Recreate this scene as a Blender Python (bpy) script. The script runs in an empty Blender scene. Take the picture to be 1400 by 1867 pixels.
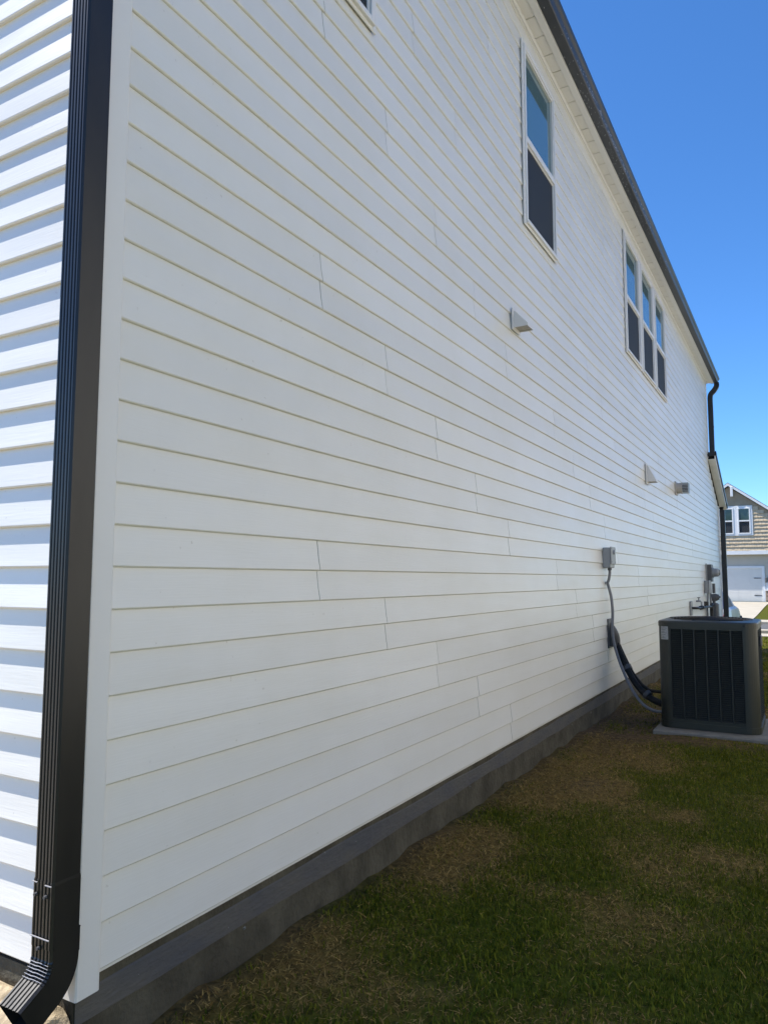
import bpy, math, random
import numpy as np
from mathutils import Vector, Matrix
rnd = random.Random(7)
S = bpy.context.scene
COL = S.collection

# ------------------------------------------------------------------ camera, sky, sun, exposure
YAW, PITCH, ROLL = 0.514971739, 0.0904282645, 0.00101537791
CAM = Vector((1.78688597, -1.44680369, 1.10804822))
cam = bpy.data.cameras.new('camera')
cam.sensor_fit = 'HORIZONTAL'; cam.sensor_width = 36.0
cam.lens = 1349.1 / 1400.0 * 36.0
cam.clip_start = 0.05; cam.clip_end = 3000
camo = bpy.data.objects.new('camera', cam); COL.objects.link(camo)
fw = Vector((-math.sin(YAW)*math.cos(PITCH), math.cos(YAW)*math.cos(PITCH), math.sin(PITCH)))
rt = fw.cross(Vector((0, 0, 1))).normalized(); up = rt.cross(fw)
r2 = rt*math.cos(ROLL) + up*math.sin(ROLL); u2 = -rt*math.sin(ROLL) + up*math.cos(ROLL)
M = Matrix((r2, u2, -fw)).transposed().to_4x4(); M.translation = CAM
camo.matrix_world = M
S.camera = camo

SUN = Vector((-0.6, -0.155, 1.0)).normalized()
elev = math.asin(SUN.z)
world = bpy.data.worlds.new('World'); S.world = world; world.use_nodes = True
wn = world.node_tree.nodes; wl = world.node_tree.links
sky = wn.new('ShaderNodeTexSky'); sky.sky_type = 'NISHITA'; sky.sun_disc = False
sky.sun_elevation = elev; sky.sun_rotation = math.atan2(SUN.x, SUN.y)
sky.air_density = 0.85; sky.dust_density = 0.0; sky.ozone_density = 10.0; sky.altitude = 100
bg = wn['Background']; bg.inputs['Strength'].default_value = 0.13
hs = wn.new('ShaderNodeHueSaturation'); hs.inputs['Saturation'].default_value = 1.1
wl.new(sky.outputs['Color'], hs.inputs['Color']); wl.new(hs.outputs['Color'], bg.inputs['Color'])
sl = bpy.data.lights.new('sun', 'SUN'); sl.energy = 5.0; sl.angle = math.radians(0.5); sl.color = (1.0, 0.95, 0.87)
so = bpy.data.objects.new('sun', sl); COL.objects.link(so)
so.rotation_euler = (-SUN).to_track_quat('-Z', 'Y').to_euler(); so.location = (-10, -8, 20)
S.view_settings.view_transform = 'Standard'; S.view_settings.look = 'None'
S.view_settings.gamma = 1.0; S.view_settings.use_curve_mapping = False
S.view_settings.exposure = 0.90
S.render.engine = 'CYCLES'

# ------------------------------------------------------------------ helpers
ROOTS = {}
def obj(name, verts, faces, mat, parent=None, smooth=False, kind=None, label=None, mats=None, fmat=None):
    me = bpy.data.meshes.new(name)
    me.from_pydata([tuple(v) for v in verts], [], faces); me.update()
    if mats:
        for m in mats: me.materials.append(m)
        if fmat: me.polygons.foreach_set('material_index', fmat)
    elif mat: me.materials.append(mat)
    if smooth: me.polygons.foreach_set('use_smooth', [True]*len(me.polygons))
    o = bpy.data.objects.new(name, me); COL.objects.link(o)
    if parent is not None: attach(o, parent)
    if kind: o['kind'] = kind
    if label: o['label'] = label
    return o
def world_of(o):
    m = o.matrix_basis.copy()
    while o.parent is not None:
        m = o.parent.matrix_basis @ o.matrix_parent_inverse @ m if False else (o.parent.matrix_basis @ (o.matrix_parent_inverse @ m))
        o = o.parent
    return m
def attach(o, parent):
    o.parent = parent
    o.matrix_parent_inverse = world_of(parent).inverted()
def thing(name, loc, label, cat, group=None):
    o = bpy.data.objects.new(name, None); COL.objects.link(o)
    o.location = loc; o.empty_display_size = 0.2
    o['label'] = label; o['category'] = cat
    if group: o['group'] = group
    return o
class MB:
    def __init__(s): s.v = []; s.f = []
    def add(s, v, f):
        b = len(s.v); s.v += [tuple(a) for a in v]; s.f += [tuple(i+b for i in q) for q in f]; return s
    def box(s, x0, x1, y0, y1, z0, z1, bev=0.0):
        if bev <= 0:
            v = [(x, y, z) for x in (x0, x1) for y in (y0, y1) for z in (z0, z1)]
            s.add(v, [(0,1,3,2),(4,6,7,5),(0,4,5,1),(2,3,7,6),(0,2,6,4),(1,5,7,3)])
        else:
            b = bev; pts = []; idx = {}
            X = (x0, x1); Y = (y0, y1); Z = (z0, z1)
            for i in range(2):
                for j in range(2):
                    for k in range(2):
                        sx = b if i == 0 else -b; sy = b if j == 0 else -b; sz = b if k == 0 else -b
                        idx[i,j,k,'x'] = len(pts); pts.append((X[i], Y[j]+sy, Z[k]+sz))
                        idx[i,j,k,'y'] = len(pts); pts.append((X[i]+sx, Y[j], Z[k]+sz))
                        idx[i,j,k,'z'] = len(pts); pts.append((X[i]+sx, Y[j]+sy, Z[k]))
            F = []
            for i in range(2):
                q = [idx[i,0,0,'x'], idx[i,1,0,'x'], idx[i,1,1,'x'], idx[i,0,1,'x']]; F.append(q if i else q[::-1])
                q = [idx[0,i,0,'y'], idx[0,i,1,'y'], idx[1,i,1,'y'], idx[1,i,0,'y']]; F.append(q if i else q[::-1])
                q = [idx[0,0,i,'z'], idx[1,0,i,'z'], idx[1,1,i,'z'], idx[0,1,i,'z']]; F.append(q if i else q[::-1])
            for j in range(2):
                for k in range(2):
                    F.append([idx[0,j,k,'y'], idx[1,j,k,'y'], idx[1,j,k,'z'], idx[0,j,k,'z']])
                    F.append([idx[j,0,k,'x'], idx[j,1,k,'x'], idx[j,1,k,'z'], idx[j,0,k,'z']])
                    F.append([idx[j,k,0,'x'], idx[j,k,1,'x'], idx[j,k,1,'y'], idx[j,k,0,'y']])
            for i in range(2):
                for j in range(2):
                    for k in range(2): F.append([idx[i,j,k,'x'], idx[i,j,k,'y'], idx[i,j,k,'z']])
            s.add(pts, F)
        return s
    def tube(s, path, rad, n=10, caps=True):
        path = [Vector(q) for q in path]; rads = rad if isinstance(rad, (list, tuple)) else [rad]*len(path)
        ring = []; ref = Vector((0, 0, 1)); prev = None
        for i, q in enumerate(path):
            t = (path[min(i+1, len(path)-1)] - path[max(i-1, 0)]).normalized()
            if prev is None:
                a = t.cross(ref)
                if a.length < 1e-3: a = t.cross(Vector((1, 0, 0)))
                a.normalize()
            else:
                a = (prev - t*prev.dot(t)).normalized()
            prev = a; b = t.cross(a)
            ring.append([q + (a*math.cos(2*math.pi*k/n) + b*math.sin(2*math.pi*k/n))*rads[i] for k in range(n)])
        v = [p for r in ring for p in r]; f = []
        for i in range(len(path)-1):
            for k in range(n): f.append((i*n+k, i*n+(k+1) % n, (i+1)*n+(k+1) % n, (i+1)*n+k))
        if caps: f.append(tuple(range(n))[::-1]); f.append(tuple((len(path)-1)*n+k for k in range(n)))
        return s.add(v, f)
    def prism(s, poly, axis, a, b):
        # poly of (p,q) in the two other axes, extruded from a to b along axis
        n = len(poly)
        def P(pq, c):
            if axis == 'x': return (c, pq[0], pq[1])
            if axis == 'y': return (pq[0], c, pq[1])
            return (pq[0], pq[1], c)
        v = [P(q, a) for q in poly] + [P(q, b) for q in poly]
        f = [tuple(range(n))[::-1], tuple(range(n, 2*n))] + [(i, (i+1) % n, n+(i+1) % n, n+i) for i in range(n)]
        return s.add(v, f)
    def build(s, name, mat, parent=None, **k): return obj(name, s.v, s.f, mat, parent, **k)
def fixn(o):
    import bmesh
    bm = bmesh.new(); bm.from_mesh(o.data); bmesh.ops.recalc_face_normals(bm, faces=bm.faces); bm.to_mesh(o.data); bm.free(); return o
def spline(pts, n=8):
    P = [Vector(p) for p in pts]; P = [P[0]*2-P[1]] + P + [P[-1]*2-P[-2]]; out = []
    for i in range(1, len(P)-2):
        for k in range(n):
            t = k/n; a, b, c, d = P[i-1:i+3]
            out.append(0.5*((2*b)+(-a+c)*t+(2*a-5*b+4*c-d)*t*t+(-a+3*b-3*c+d)*t**3))
    out.append(P[-2]); return out

# ------------------------------------------------------------------ materials
def mat(name, col, rough=0.6, spec=0.5, var=0.0, vscale=3.0, bump=0.0, bscale=40.0, stretch=(1, 1, 1), col2=None, metal=0.0, ior=1.5, detail=4, dist=0.01):
    m = bpy.data.materials.new(name); m.use_nodes = True
    nt = m.node_tree; N = nt.nodes; L = nt.links; b = N['Principled BSDF']
    b.inputs['Base Color'].default_value = (*col, 1); b.inputs['Roughness'].default_value = rough
    b.inputs['Specular IOR Level'].default_value = spec; b.inputs['Metallic'].default_value = metal; b.inputs['IOR'].default_value = ior
    tc = N.new('ShaderNodeTexCoord'); mp = N.new('ShaderNodeMapping'); mp.inputs['Scale'].default_value = stretch
    L.new(tc.outputs['Object'], mp.inputs['Vector'])
    if var > 0 or col2:
        n = N.new('ShaderNodeTexNoise'); n.inputs['Scale'].default_value = vscale; n.inputs['Detail'].default_value = detail
        L.new(mp.outputs['Vector'], n.inputs['Vector'])
        mx = N.new('ShaderNodeMix'); mx.data_type = 'RGBA'
        c2 = col2 if col2 else tuple(c*(1-var) for c in col)
        mx.inputs['A'].default_value = (*col, 1); mx.inputs['B'].default_value = (*c2, 1)
        mr = N.new('ShaderNodeMapRange'); mr.inputs['From Min'].default_value = 0.35; mr.inputs['From Max'].default_value = 0.68
        L.new(n.outputs['Fac'], mr.inputs['Value']); L.new(mr.outputs['Result'], mx.inputs['Factor'])
        L.new(mx.outputs['Result'], b.inputs['Base Color'])
    if bump > 0:
        n2 = N.new('ShaderNodeTexNoise'); n2.inputs['Scale'].default_value = bscale; n2.inputs['Detail'].default_value = 5
        L.new(mp.outputs['Vector'], n2.inputs['Vector'])
        bp = N.new('ShaderNodeBump'); bp.inputs['Strength'].default_value = bump; bp.inputs['Distance'].default_value = dist
        L.new(n2.outputs['Fac'], bp.inputs['Height']); L.new(bp.outputs['Normal'], b.inputs['Normal'])
    return m
def siding_mat(name, col, along):
    """white vinyl: fine embossed grain along the plank, slight waviness, faint dust"""
    m = bpy.data.materials.new(name); m.use_nodes = True
    nt = m.node_tree; N = nt.nodes; L = nt.links; b = N['Principled BSDF']
    b.inputs['Roughness'].default_value = 0.42; b.inputs['Specular IOR Level'].default_value = 0.5
    tc = N.new('ShaderNodeTexCoord')
    def mapped(sc):
        mp = N.new('ShaderNodeMapping'); mp.inputs['Scale'].default_value = sc; L.new(tc.outputs['Object'], mp.inputs['Vector']); return mp
    g = mapped((1, .05, 1) if along == 'y' else (.05, 1, 1))
    n1 = N.new('ShaderNodeTexNoise'); n1.inputs['Scale'].default_value = 170; n1.inputs['Detail'].default_value = 3; L.new(g.outputs['Vector'], n1.inputs['Vector'])
    w = mapped((1, .35, 1.6) if along == 'y' else (.35, 1, 1.6))
    n2 = N.new('ShaderNodeTexNoise'); n2.inputs['Scale'].default_value = 2.2; n2.inputs['Detail'].default_value = 2; L.new(w.outputs['Vector'], n2.inputs['Vector'])
    b1 = N.new('ShaderNodeBump'); b1.inputs['Strength'].default_value = 0.22; b1.inputs['Distance'].default_value = 0.002; L.new(n1.outputs['Fac'], b1.inputs['Height'])
    b2 = N.new('ShaderNodeBump'); b2.inputs['Strength'].default_value = 0.5; b2.inputs['Distance'].default_value = 0.02; L.new(n2.outputs['Fac'], b2.inputs['Height']); L.new(b1.outputs['Normal'], b2.inputs['Normal'])
    L.new(b2.outputs['Normal'], b.inputs['Normal'])
    n3 = N.new('ShaderNodeTexNoise'); n3.inputs['Scale'].default_value = 1.3; n3.inputs['Detail'].default_value = 6; n3.inputs['Roughness'].default_value = .65; L.new(tc.outputs['Object'], n3.inputs['Vector'])
    mr = N.new('ShaderNodeMapRange'); mr.inputs['From Min'].default_value = .4; mr.inputs['From Max'].default_value = .72; L.new(n3.outputs['Fac'], mr.inputs['Value'])
    mx = N.new('ShaderNodeMix'); mx.data_type = 'RGBA'; mx.inputs['A'].default_value = (*col, 1); mx.inputs['B'].default_value = (col[0]*.955, col[1]*.95, col[2]*.93, 1)
    L.new(mr.outputs['Result'], mx.inputs['Factor'])
    oi = N.new('ShaderNodeObjectInfo'); orr = N.new('ShaderNodeMapRange'); orr.inputs['To Min'].default_value = .955; orr.inputs['To Max'].default_value = 1.03; L.new(oi.outputs['Random'], orr.inputs['Value'])
    mu = N.new('ShaderNodeMix'); mu.data_type = 'RGBA'; mu.blend_type = 'MULTIPLY'; mu.inputs['Factor'].default_value = 1; L.new(mx.outputs['Result'], mu.inputs['A']); L.new(orr.outputs['Result'], mu.inputs['B'])
    # splashed dirt specks and thin smudges
    n4 = N.new('ShaderNodeTexNoise'); n4.inputs['Scale'].default_value = 38; n4.inputs['Detail'].default_value = 2; L.new(tc.outputs['Object'], n4.inputs['Vector'])
    m4 = N.new('ShaderNodeMapRange'); m4.inputs['From Min'].default_value = .735; m4.inputs['From Max'].default_value = .79; m4.inputs['To Max'].default_value = .35; L.new(n4.outputs['Fac'], m4.inputs['Value'])
    md = N.new('ShaderNodeMix'); md.data_type = 'RGBA'; md.inputs['B'].default_value = (.42, .38, .31, 1); L.new(mu.outputs['Result'], md.inputs['A']); L.new(m4.outputs['Result'], md.inputs['Factor'])
    L.new(md.outputs['Result'], b.inputs['Base Color'])
    r = N.new('ShaderNodeMapRange'); r.inputs['To Min'].default_value = .27; r.inputs['To Max'].default_value = .42; L.new(n3.outputs['Fac'], r.inputs['Value']); L.new(r.outputs['Result'], b.inputs['Roughness'])
    return m
WHITE = (0.805, 0.79, 0.742)
m_sideA = siding_mat('white_vinyl_siding', WHITE, 'y')
m_sideB = siding_mat('white_vinyl_siding_gable', WHITE, 'x')
m_trim = mat('white_vinyl_trim', (0.80, 0.785, 0.75), .42, var=.04, vscale=2.0, bump=.05, bscale=60)
m_soff = mat('white_soffit', (0.80, 0.78, 0.73), .55, var=.06, vscale=4)
m_sheath = mat('sheathing', (0.10, 0.095, 0.085), .9)
m_dark = mat('dark_bronze_aluminium', (0.014, 0.0135, 0.0135), .34, col2=(.024, .022, .020), vscale=9, bump=.06, bscale=25, stretch=(1, 1, .25), detail=7)
m_gut = mat('charcoal_gutter', (0.055, 0.058, 0.064), .42, var=.3, vscale=6, stretch=(1, .3, 1))
m_roof = mat('asphalt_shingle', (0.07, 0.068, 0.066), .95, var=.4, vscale=14, bump=.4, bscale=60)
m_conc = mat('foundation_concrete', (0.095, 0.085, 0.058), .92, col2=(.045, .038, .024), vscale=6, bump=.9, bscale=38, detail=8)
m_band = mat('foundation_coating', (0.078, 0.078, 0.083), .85, col2=(.108, .100, .088), vscale=7, stretch=(1, .5, 1.5), bump=.6, bscale=45, detail=8)
m_pane = mat('window_glass', (0.085, 0.17, 0.19), .03, spec=1.0, ior=1.75)
m_screen = mat('insect_screen', (0.034, 0.040, 0.046), .7, var=.2, vscale=200)
m_screen.node_tree.nodes['Principled BSDF'].inputs['Alpha'].default_value = .78
m_vent = mat('vent_plastic', (0.76, 0.74, 0.70), .45, var=.06)
m_tan = mat('exhaust_tan_plastic', (0.50, 0.46, 0.40), .5, var=.15, vscale=20)
m_clear = mat('exhaust_cage', (0.48, 0.52, 0.54), .3, var=.1, vscale=30)
m_grey = mat('grey_enclosure', (0.33, 0.345, 0.35), .45, var=.12, vscale=10)
m_dgrey = mat('dark_grey_metal', (0.10, 0.105, 0.11), .5, var=.2, vscale=10)
m_conduit = mat('grey_conduit', (0.22, 0.225, 0.235), .5, var=.15, vscale=20)
m_foam = mat('black_pipe_insulation', (0.014, 0.014, 0.014), .75, bump=.3, bscale=60, var=.3)
m_ac = mat('ac_paint', (0.030, 0.034, 0.027), .38, var=.12, vscale=4)
m_acrib = mat('ac_rib', (0.022, 0.025, 0.021), .4)
m_acgr = mat('ac_louvre', (0.026, 0.030, 0.027), .4)
m_coil = mat('ac_coil_shadow', (0.008, 0.010, 0.010), .7)
m_label = mat('paper_label', (0.40, 0.41, 0.40), .6, var=.25, vscale=60)
m_pad = mat('pad_concrete', (0.21, 0.20, 0.175), .9, var=.25, vscale=12, bump=.3, bscale=60)
m_glassd = mat('meter_glass', (0.09, 0.10, 0.10), .1, spec=.8)
m_asph = mat('asphalt', (0.09, 0.09, 0.09), .95, var=.25, vscale=3, bump=.3, bscale=80)
m_cpav = mat('light_concrete', (0.37, 0.335, 0.27), .9, var=.12, vscale=1.5, bump=.2, bscale=60)
m_cant = mat('tan_board', (0.36, 0.29, 0.205), .8, var=.15)
m_shake = mat('cedar_shake', (0.64, 0.52, 0.37), .9, col2=(.50, .40, .27), vscale=7, stretch=(3, 1, .6), bump=.4, bscale=30)
m_wtrim = mat('far_white_trim', (0.80, 0.80, 0.80), .6, var=.04)
m_gdoor = mat('garage_door_white', (0.74, 0.72, 0.67), .5, var=.05)
m_fwall = mat('far_beige_siding', (0.52, 0.48, 0.41), .7, var=.06)
m_fpane = mat('far_window_glass', (0.05, 0.085, 0.075), .08, spec=.7)
m_stone = mat('brown_stone', (0.30, 0.21, 0.15), .9, col2=(.40, .33, .26), vscale=5, bump=.5, bscale=20)
m_iron = mat('black_iron', (0.015, 0.015, 0.016), .5)
m_silver = mat('silver_car_paint', (0.55, 0.57, 0.60), .25, spec=.6, metal=.4)
m_cglass = mat('car_glass', (0.03, 0.035, 0.12), .05, spec=1.0)
m_tyre = mat('tyre_rubber', (0.02, 0.02, 0.02), .8)
m_red = mat('tail_light', (0.35, 0.02, 0.02), .2)

# ------------------------------------------------------------------ terrain
def smooth(a, b, t):
    t = np.clip((t-a)/(b-a), 0, 1); return t*t*(3-2*t)
rs = np.random.RandomState(3); LAT = rs.rand(256, 256)
def vnoise(x, y, s):
    x = np.asarray(x)*s+37.3; y = np.asarray(y)*s+91.7
    xi = np.floor(x).astype(int); yi = np.floor(y).astype(int); fx = x-xi; fy = y-yi
    fx = fx*fx*(3-2*fx); fy = fy*fy*(3-2*fy)
    g = lambda a, b: LAT[a % 256, b % 256]
    return (g(xi, yi)*(1-fx)+g(xi+1, yi)*fx)*(1-fy)+(g(xi, yi+1)*(1-fx)+g(xi+1, yi+1)*fx)*fy
def fbm(x, y, s): return (vnoise(x, y, s)*.5+vnoise(x, y, s*2.1)*.28+vnoise(x, y, s*4.3)*.15+vnoise(x, y, s*9)*.07)
def blob(x, y, cx, cy, rx, ry): return np.exp(-(((x-cx)/rx)**2+((y-cy)/ry)**2))
def height(x, y):
    x = np.asarray(x, float); y = np.asarray(y, float)
    h = -.265 - .045*smooth(0, 6, y) - .46*smooth(9, 26, y) + .46*smooth(36, 48, y)
    near = smooth(20, 14, y)*smooth(-6, -3, y)
    h = h + near*(.030*(fbm(x, y, .9)-.5) + .018*(fbm(x+9, y, 4)-.5))
    h = h + .205*smooth(.05, -.01, y)*smooth(.07, -.05, x)*(1-.42*smooth(-.03, -.22, y)-.3*smooth(-.25, -.9, y))*(1+.12*(fbm(x, y, 7)-.5)) + .04*blob(x, y, 1.0, 5.8, .9, .6)
    h = h + near*smooth(.24, .0, x)*smooth(.0, .5, y)*(.045*np.clip(fbm(x*.4, y, 3.1)-.34, 0, 1)*2 + .03*np.clip(fbm(x+3, y, 11)-.45, 0, 1) + .022*smooth(2, 6, y))
    return h
def dryness(x, y):
    n = fbm(x, y, 1.6); n2 = fbm(x+31, y+7, .8)
    d = .06 + 3.0*(n-.47) + 1.4*(n2-.5)
    d = d + .62*smooth(.62, .10, x+.16*(fbm(x, y, 2.2)-.5)*2)
    d = d + .85*blob(x, y, .55, 3.75, .22, .32) + .55*blob(x, y, .60, 4.7, .3, .35) + .5*blob(x, y, 1.15, 2.0, .22, .35) + .45*blob(x, y, 1.52, 2.6, .15, .5)
    d = d - .45*blob(x, y, .72, 2.9, .25, .5) - .5*blob(x, y, 1.3, 3.9, .5, .7) - .3*blob(x, y, .55, 1.6, .12, .4) - .35*blob(x, y, 1.45, 1.4, .2, .4)
    return np.clip(d, 0, 1)*(1-.9*smooth(12, 24, y))
def bare(x, y):
    b = .95*blob(x, y, .35, 6.3, .55, 1.3) + .8*blob(x, y, .95, 5.5, .7, .16) + .55*blob(x, y, .45, 3.8, .12, .2) + .6*smooth(.13, .02, x)*(.25+fbm(x, y, 3))*smooth(19.5, 18.5, y) + 1.6*np.clip(fbm(x+5, y+3, 3.1)-.68, 0, 1)
    b = b + smooth(.0, -.25, y)*smooth(.35, -.2, x)*.9
    return np.clip(b, 0, 1)
xs = np.unique(np.concatenate([np.linspace(-900, -40, 8), np.linspace(-40, -3, 14), np.arange(-.6, .4, .025), np.arange(-3, 6, .1), np.linspace(6, 40, 14), np.linspace(40, 900, 8)]))
ys = np.unique(np.concatenate([np.linspace(-900, -40, 8), np.linspace(-40, -4, 12), np.arange(-.6, .3, .025), np.arange(-4, 20, .1), np.arange(20, 60, 1.0), np.linspace(60, 900, 10)]))
XX, YY = np.meshgrid(xs, ys, indexing='ij'); ZZ = height(XX, YY)
nv = XX.size; ny = len(ys)
gv = np.stack([XX.ravel(), YY.ravel(), ZZ.ravel()], 1)
ii, jj = np.meshgrid(np.arange(len(xs)-1), np.arange(ny-1), indexing='ij'); a0 = (ii*ny+jj).ravel()
gf = np.stack([a0, a0+ny, a0+ny+1, a0+1], 1)
m_ground = bpy.data.materials.new('lawn_soil'); m_ground.use_nodes = True
N = m_ground.node_tree.nodes; L = m_ground.node_tree.links; b = N['Principled BSDF']; b.inputs['Roughness'].default_value = .95; b.inputs['Specular IOR Level'].default_value = .1
at = N.new('ShaderNodeAttribute'); at.attribute_name = 'dry'; ab = N.new('ShaderNodeAttribute'); ab.attribute_name = 'bare'
tc = N.new('ShaderNodeTexCoord'); n1 = N.new('ShaderNodeTexNoise'); n1.inputs['Scale'].default_value = 28; n1.inputs['Detail'].default_value = 6; L.new(tc.outputs['Object'], n1.inputs['Vector'])
def mixc(A, B):
    x = N.new('ShaderNodeMix'); x.data_type = 'RGBA'
    for k, c in (('A', A), ('B', B)):
        if isinstance(c, tuple): x.inputs[k].default_value = (*c, 1)
        else: L.new(c, x.inputs[k])
    return x
c1 = mixc((.062, .075, .006), (.16, .105, .030)); L.new(at.outputs['Fac'], c1.inputs['Factor'])
c2 = mixc(c1.outputs['Result'], (.135, .088, .045)); L.new(ab.outputs['Fac'], c2.inputs['Factor'])
asd = N.new('ShaderNodeAttribute'); asd.attribute_name = 'sand'
c2b = mixc(c2.outputs['Result'], (.42, .345, .24)); L.new(asd.outputs['Fac'], c2b.inputs['Factor'])
c3 = N.new('ShaderNodeMix'); c3.data_type = 'RGBA'; c3.blend_type = 'MULTIPLY'; c3.inputs['Factor'].default_value = .75
rp = N.new('ShaderNodeMapRange'); rp.inputs['From Min'].default_value = .3; rp.inputs['From Max'].default_value = .7; rp.inputs['To Min'].default_value = .35; rp.inputs['To Max'].default_value = 1.25
L.new(n1.outputs['Fac'], rp.inputs['Value']); L.new(c2b.outputs['Result'], c3.inputs['A']); L.new(rp.outputs['Result'], c3.inputs['B']); L.new(c3.outputs['Result'], b.inputs['Base Color'])
bp = N.new('ShaderNodeBump'); bp.inputs['Strength'].default_value = .9; bp.inputs['Distance'].default_value = .02; L.new(n1.outputs['Fac'], bp.inputs['Height']); L.new(bp.outputs['Normal'], b.inputs['Normal'])
ground = obj('ground', gv.tolist(), gf.tolist(), m_ground, smooth=True, kind='structure')
def sand(x, y): return np.clip(smooth(.10, -.02, y)*smooth(.16, -.02, x)*(.75+.9*(fbm(x, y, 6)-.3)), 0, 1)
for nm, fn in (('dry', dryness), ('bare', bare), ('sand', sand)):
    at_ = ground.data.attributes.new(nm, 'FLOAT', 'POINT'); at_.data.foreach_set('value', np.asarray(fn(gv[:, 0], gv[:, 1]), dtype=np.float32))

def sheet(name, x0, x1, y0, y1, dz, mt, nx=2, nyy=24, skew=None):
    xs_ = np.linspace(x0, x1, nx); ys_ = np.linspace(y0, y1, nyy); v = []; f = []
    for i, x in enumerate(xs_):
        for j, y in enumerate(ys_): v.append((x + (skew(y) if skew else 0), y, float(height(x, y))+dz))
    for i in range(nx-1):
        for j in range(nyy-1): q = i*nyy+j; f.append((q, q+nyy, q+nyy+1, q+1))
    return obj(name, v, f, mt, kind='structure')
sheet('street', -200, 200, 28.2, 33.6, .006, m_asph)
for nm, ya, yb in (('kerb', 27.75, 28.2), ('kerb', 33.6, 34.05)):
    mb = MB(); z = float(height(0, (ya+yb)/2)); mb.box(-200, 200, ya, yb, z-.1, z+.12, .02); mb.build(nm, m_cpav, kind='structure')
sheet('pavement', -200, 200, 26.0, 27.4, .02, m_cpav)
sheet('pavement', -200, 200, 35.4, 37.0, .02, m_cpav)
sheet('driveway', -5.6, .25, 18.8, 27.75, .028, m_cpav)
sheet('driveway', -5.6, 0.0, 34.05, 50.0, .028, m_cpav, nx=6, skew=lambda y: -.03*(50-y))

sheet('bounce_slab', -6.5, -.30, -4.2, -.85, .035, m_cpav, nx=12, nyy=12)  # unseen concrete slab, added to bounce warm sun onto the gable wall

# ------------------------------------------------------------------ the house
C = .127; LEN = 16.80; LEN2 = 18.70; SOF = 5.64; NC = 44
house = thing('house', (0, 0, -.27), 'white two storey house with lap vinyl siding and dark gutter, filling the left', 'house')
def rake_z(y): return 3.90 - .415*(y-16.7)
# structural core behind the siding
mb = MB(); mb.box(-9.0, -.0245, .031, LEN, 0.02, 5.66); wallA = mb.build('wall', m_sheath, house)
mb = MB(); mb.prism([(LEN, .02), (LEN2, .02), (LEN2, rake_z(LEN2)-.12), (LEN, rake_z(LEN)-.12)], 'x', -9.0, -.022); fixn(mb.build('garage_wall', m_sheath, house))
mb = MB(); mb.box(-8.98, -.05, .0235, .030, .02, 5.64); wallB = mb.build('gable_wall', m_sheath, house)
# window openings in the long wall: y0,y1,z0,z1 outer edge of the vinyl surround
WINS = [(.62, 1.60, 3.862, 5.42, 'w'), (3.905, 4.785, 3.872, 5.42, 'w'), (7.73, 10.80, 3.890, 5.46, 't')]
OPEN = [(w[0]+.020, w[1]-.020, w[2]+.012, w[3]-.012) for w in WINS]
def splices(k):            # k = course index from the bottom (0-based); pairs share a splice
    top = (k//2)*2+2
    j = ((10-top)//2) % 5 if top <= 30 else ((62-top)//2+2.52) % 5
    return [1.15+.585*j+3.49*m for m in range(-1, 6)]
def face_x(t): return -.0125*(max(0, t-.02)/.98)
def plank_mesh(k, ya, yb, endA, endB, holes):
    z0 = k*C; z1 = z0+C+.006
    zs = sorted(set([z0, z0+.0022, z0+.0055, z0+C*.4, z1] + [z for h in holes for z in (h[2], h[3]) if z0+.009 < z < z1-.004]))
    V = []; F = []; vid = {}
    def bow(y, t, isend):  # splice edges curve slightly towards the butt
        return y + (.014*(1-t)**2 if isend else 0)
    def vv(x, y, z):
        key = (round(x, 5), round(y, 5), round(z, 5))
        if key not in vid: vid[key] = len(V); V.append((x, y, z))
        return vid[key]
    def X(z):
        t = (z-z0)/C
        d = z-z0
        if d < .001: return -.0058
        if d < .004: return -.0022
        return -.0100*max(0, t-.043)/.957
    for za, zb in zip(zs[:-1], zs[1:]):
        zm = (za+zb)/2; iv = [(ya, yb)]
        for h in holes:
            if h[2] < zm < h[3]:
                nv_ = []
                for (p, q) in iv:
                    if q <= h[0] or p >= h[1]: nv_.append((p, q)); continue
                    if p < h[0]: nv_.append((p, h[0]))
                    if q > h[1]: nv_.append((h[1], q))
                iv = nv_
        for (p, q) in iv:
            def e(y, z): 
                t = min(1, max(0, (z-z0)/C))
                if abs(y-ya) < 1e-6: return bow(y, t, endA)
                if abs(y-yb) < 1e-6: return bow(y, t, endB)
                return y
            F.append((vv(X(za), e(p, za), za), vv(X(za), e(q, za), za), vv(X(zb), e(q, zb), zb), vv(X(zb), e(p, zb), zb)))
            if za == z0:
                F.append((vv(-.0200, e(p, za), za+.002), vv(-.0200, e(q, za), za+.002), vv(X(za), e(q, za), za), vv(X(za), e(p, za), za)))
            # visible end thickness
            if abs(q-yb) < 1e-6:
                F.append((vv(X(za), e(q, za), za), vv(-.0205, e(q, za), za), vv(-.0205, e(q, zb), zb), vv(X(zb), e(q, zb), zb)))
            if abs(p-ya) < 1e-6:
                F.append((vv(X(zb), e(p, zb), zb), vv(-.0205, e(p, zb), zb), vv(-.0205, e(p, za), za), vv(X(za), e(p, za), za)))
    return V, F
POST = .074
cnt = 0
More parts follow.
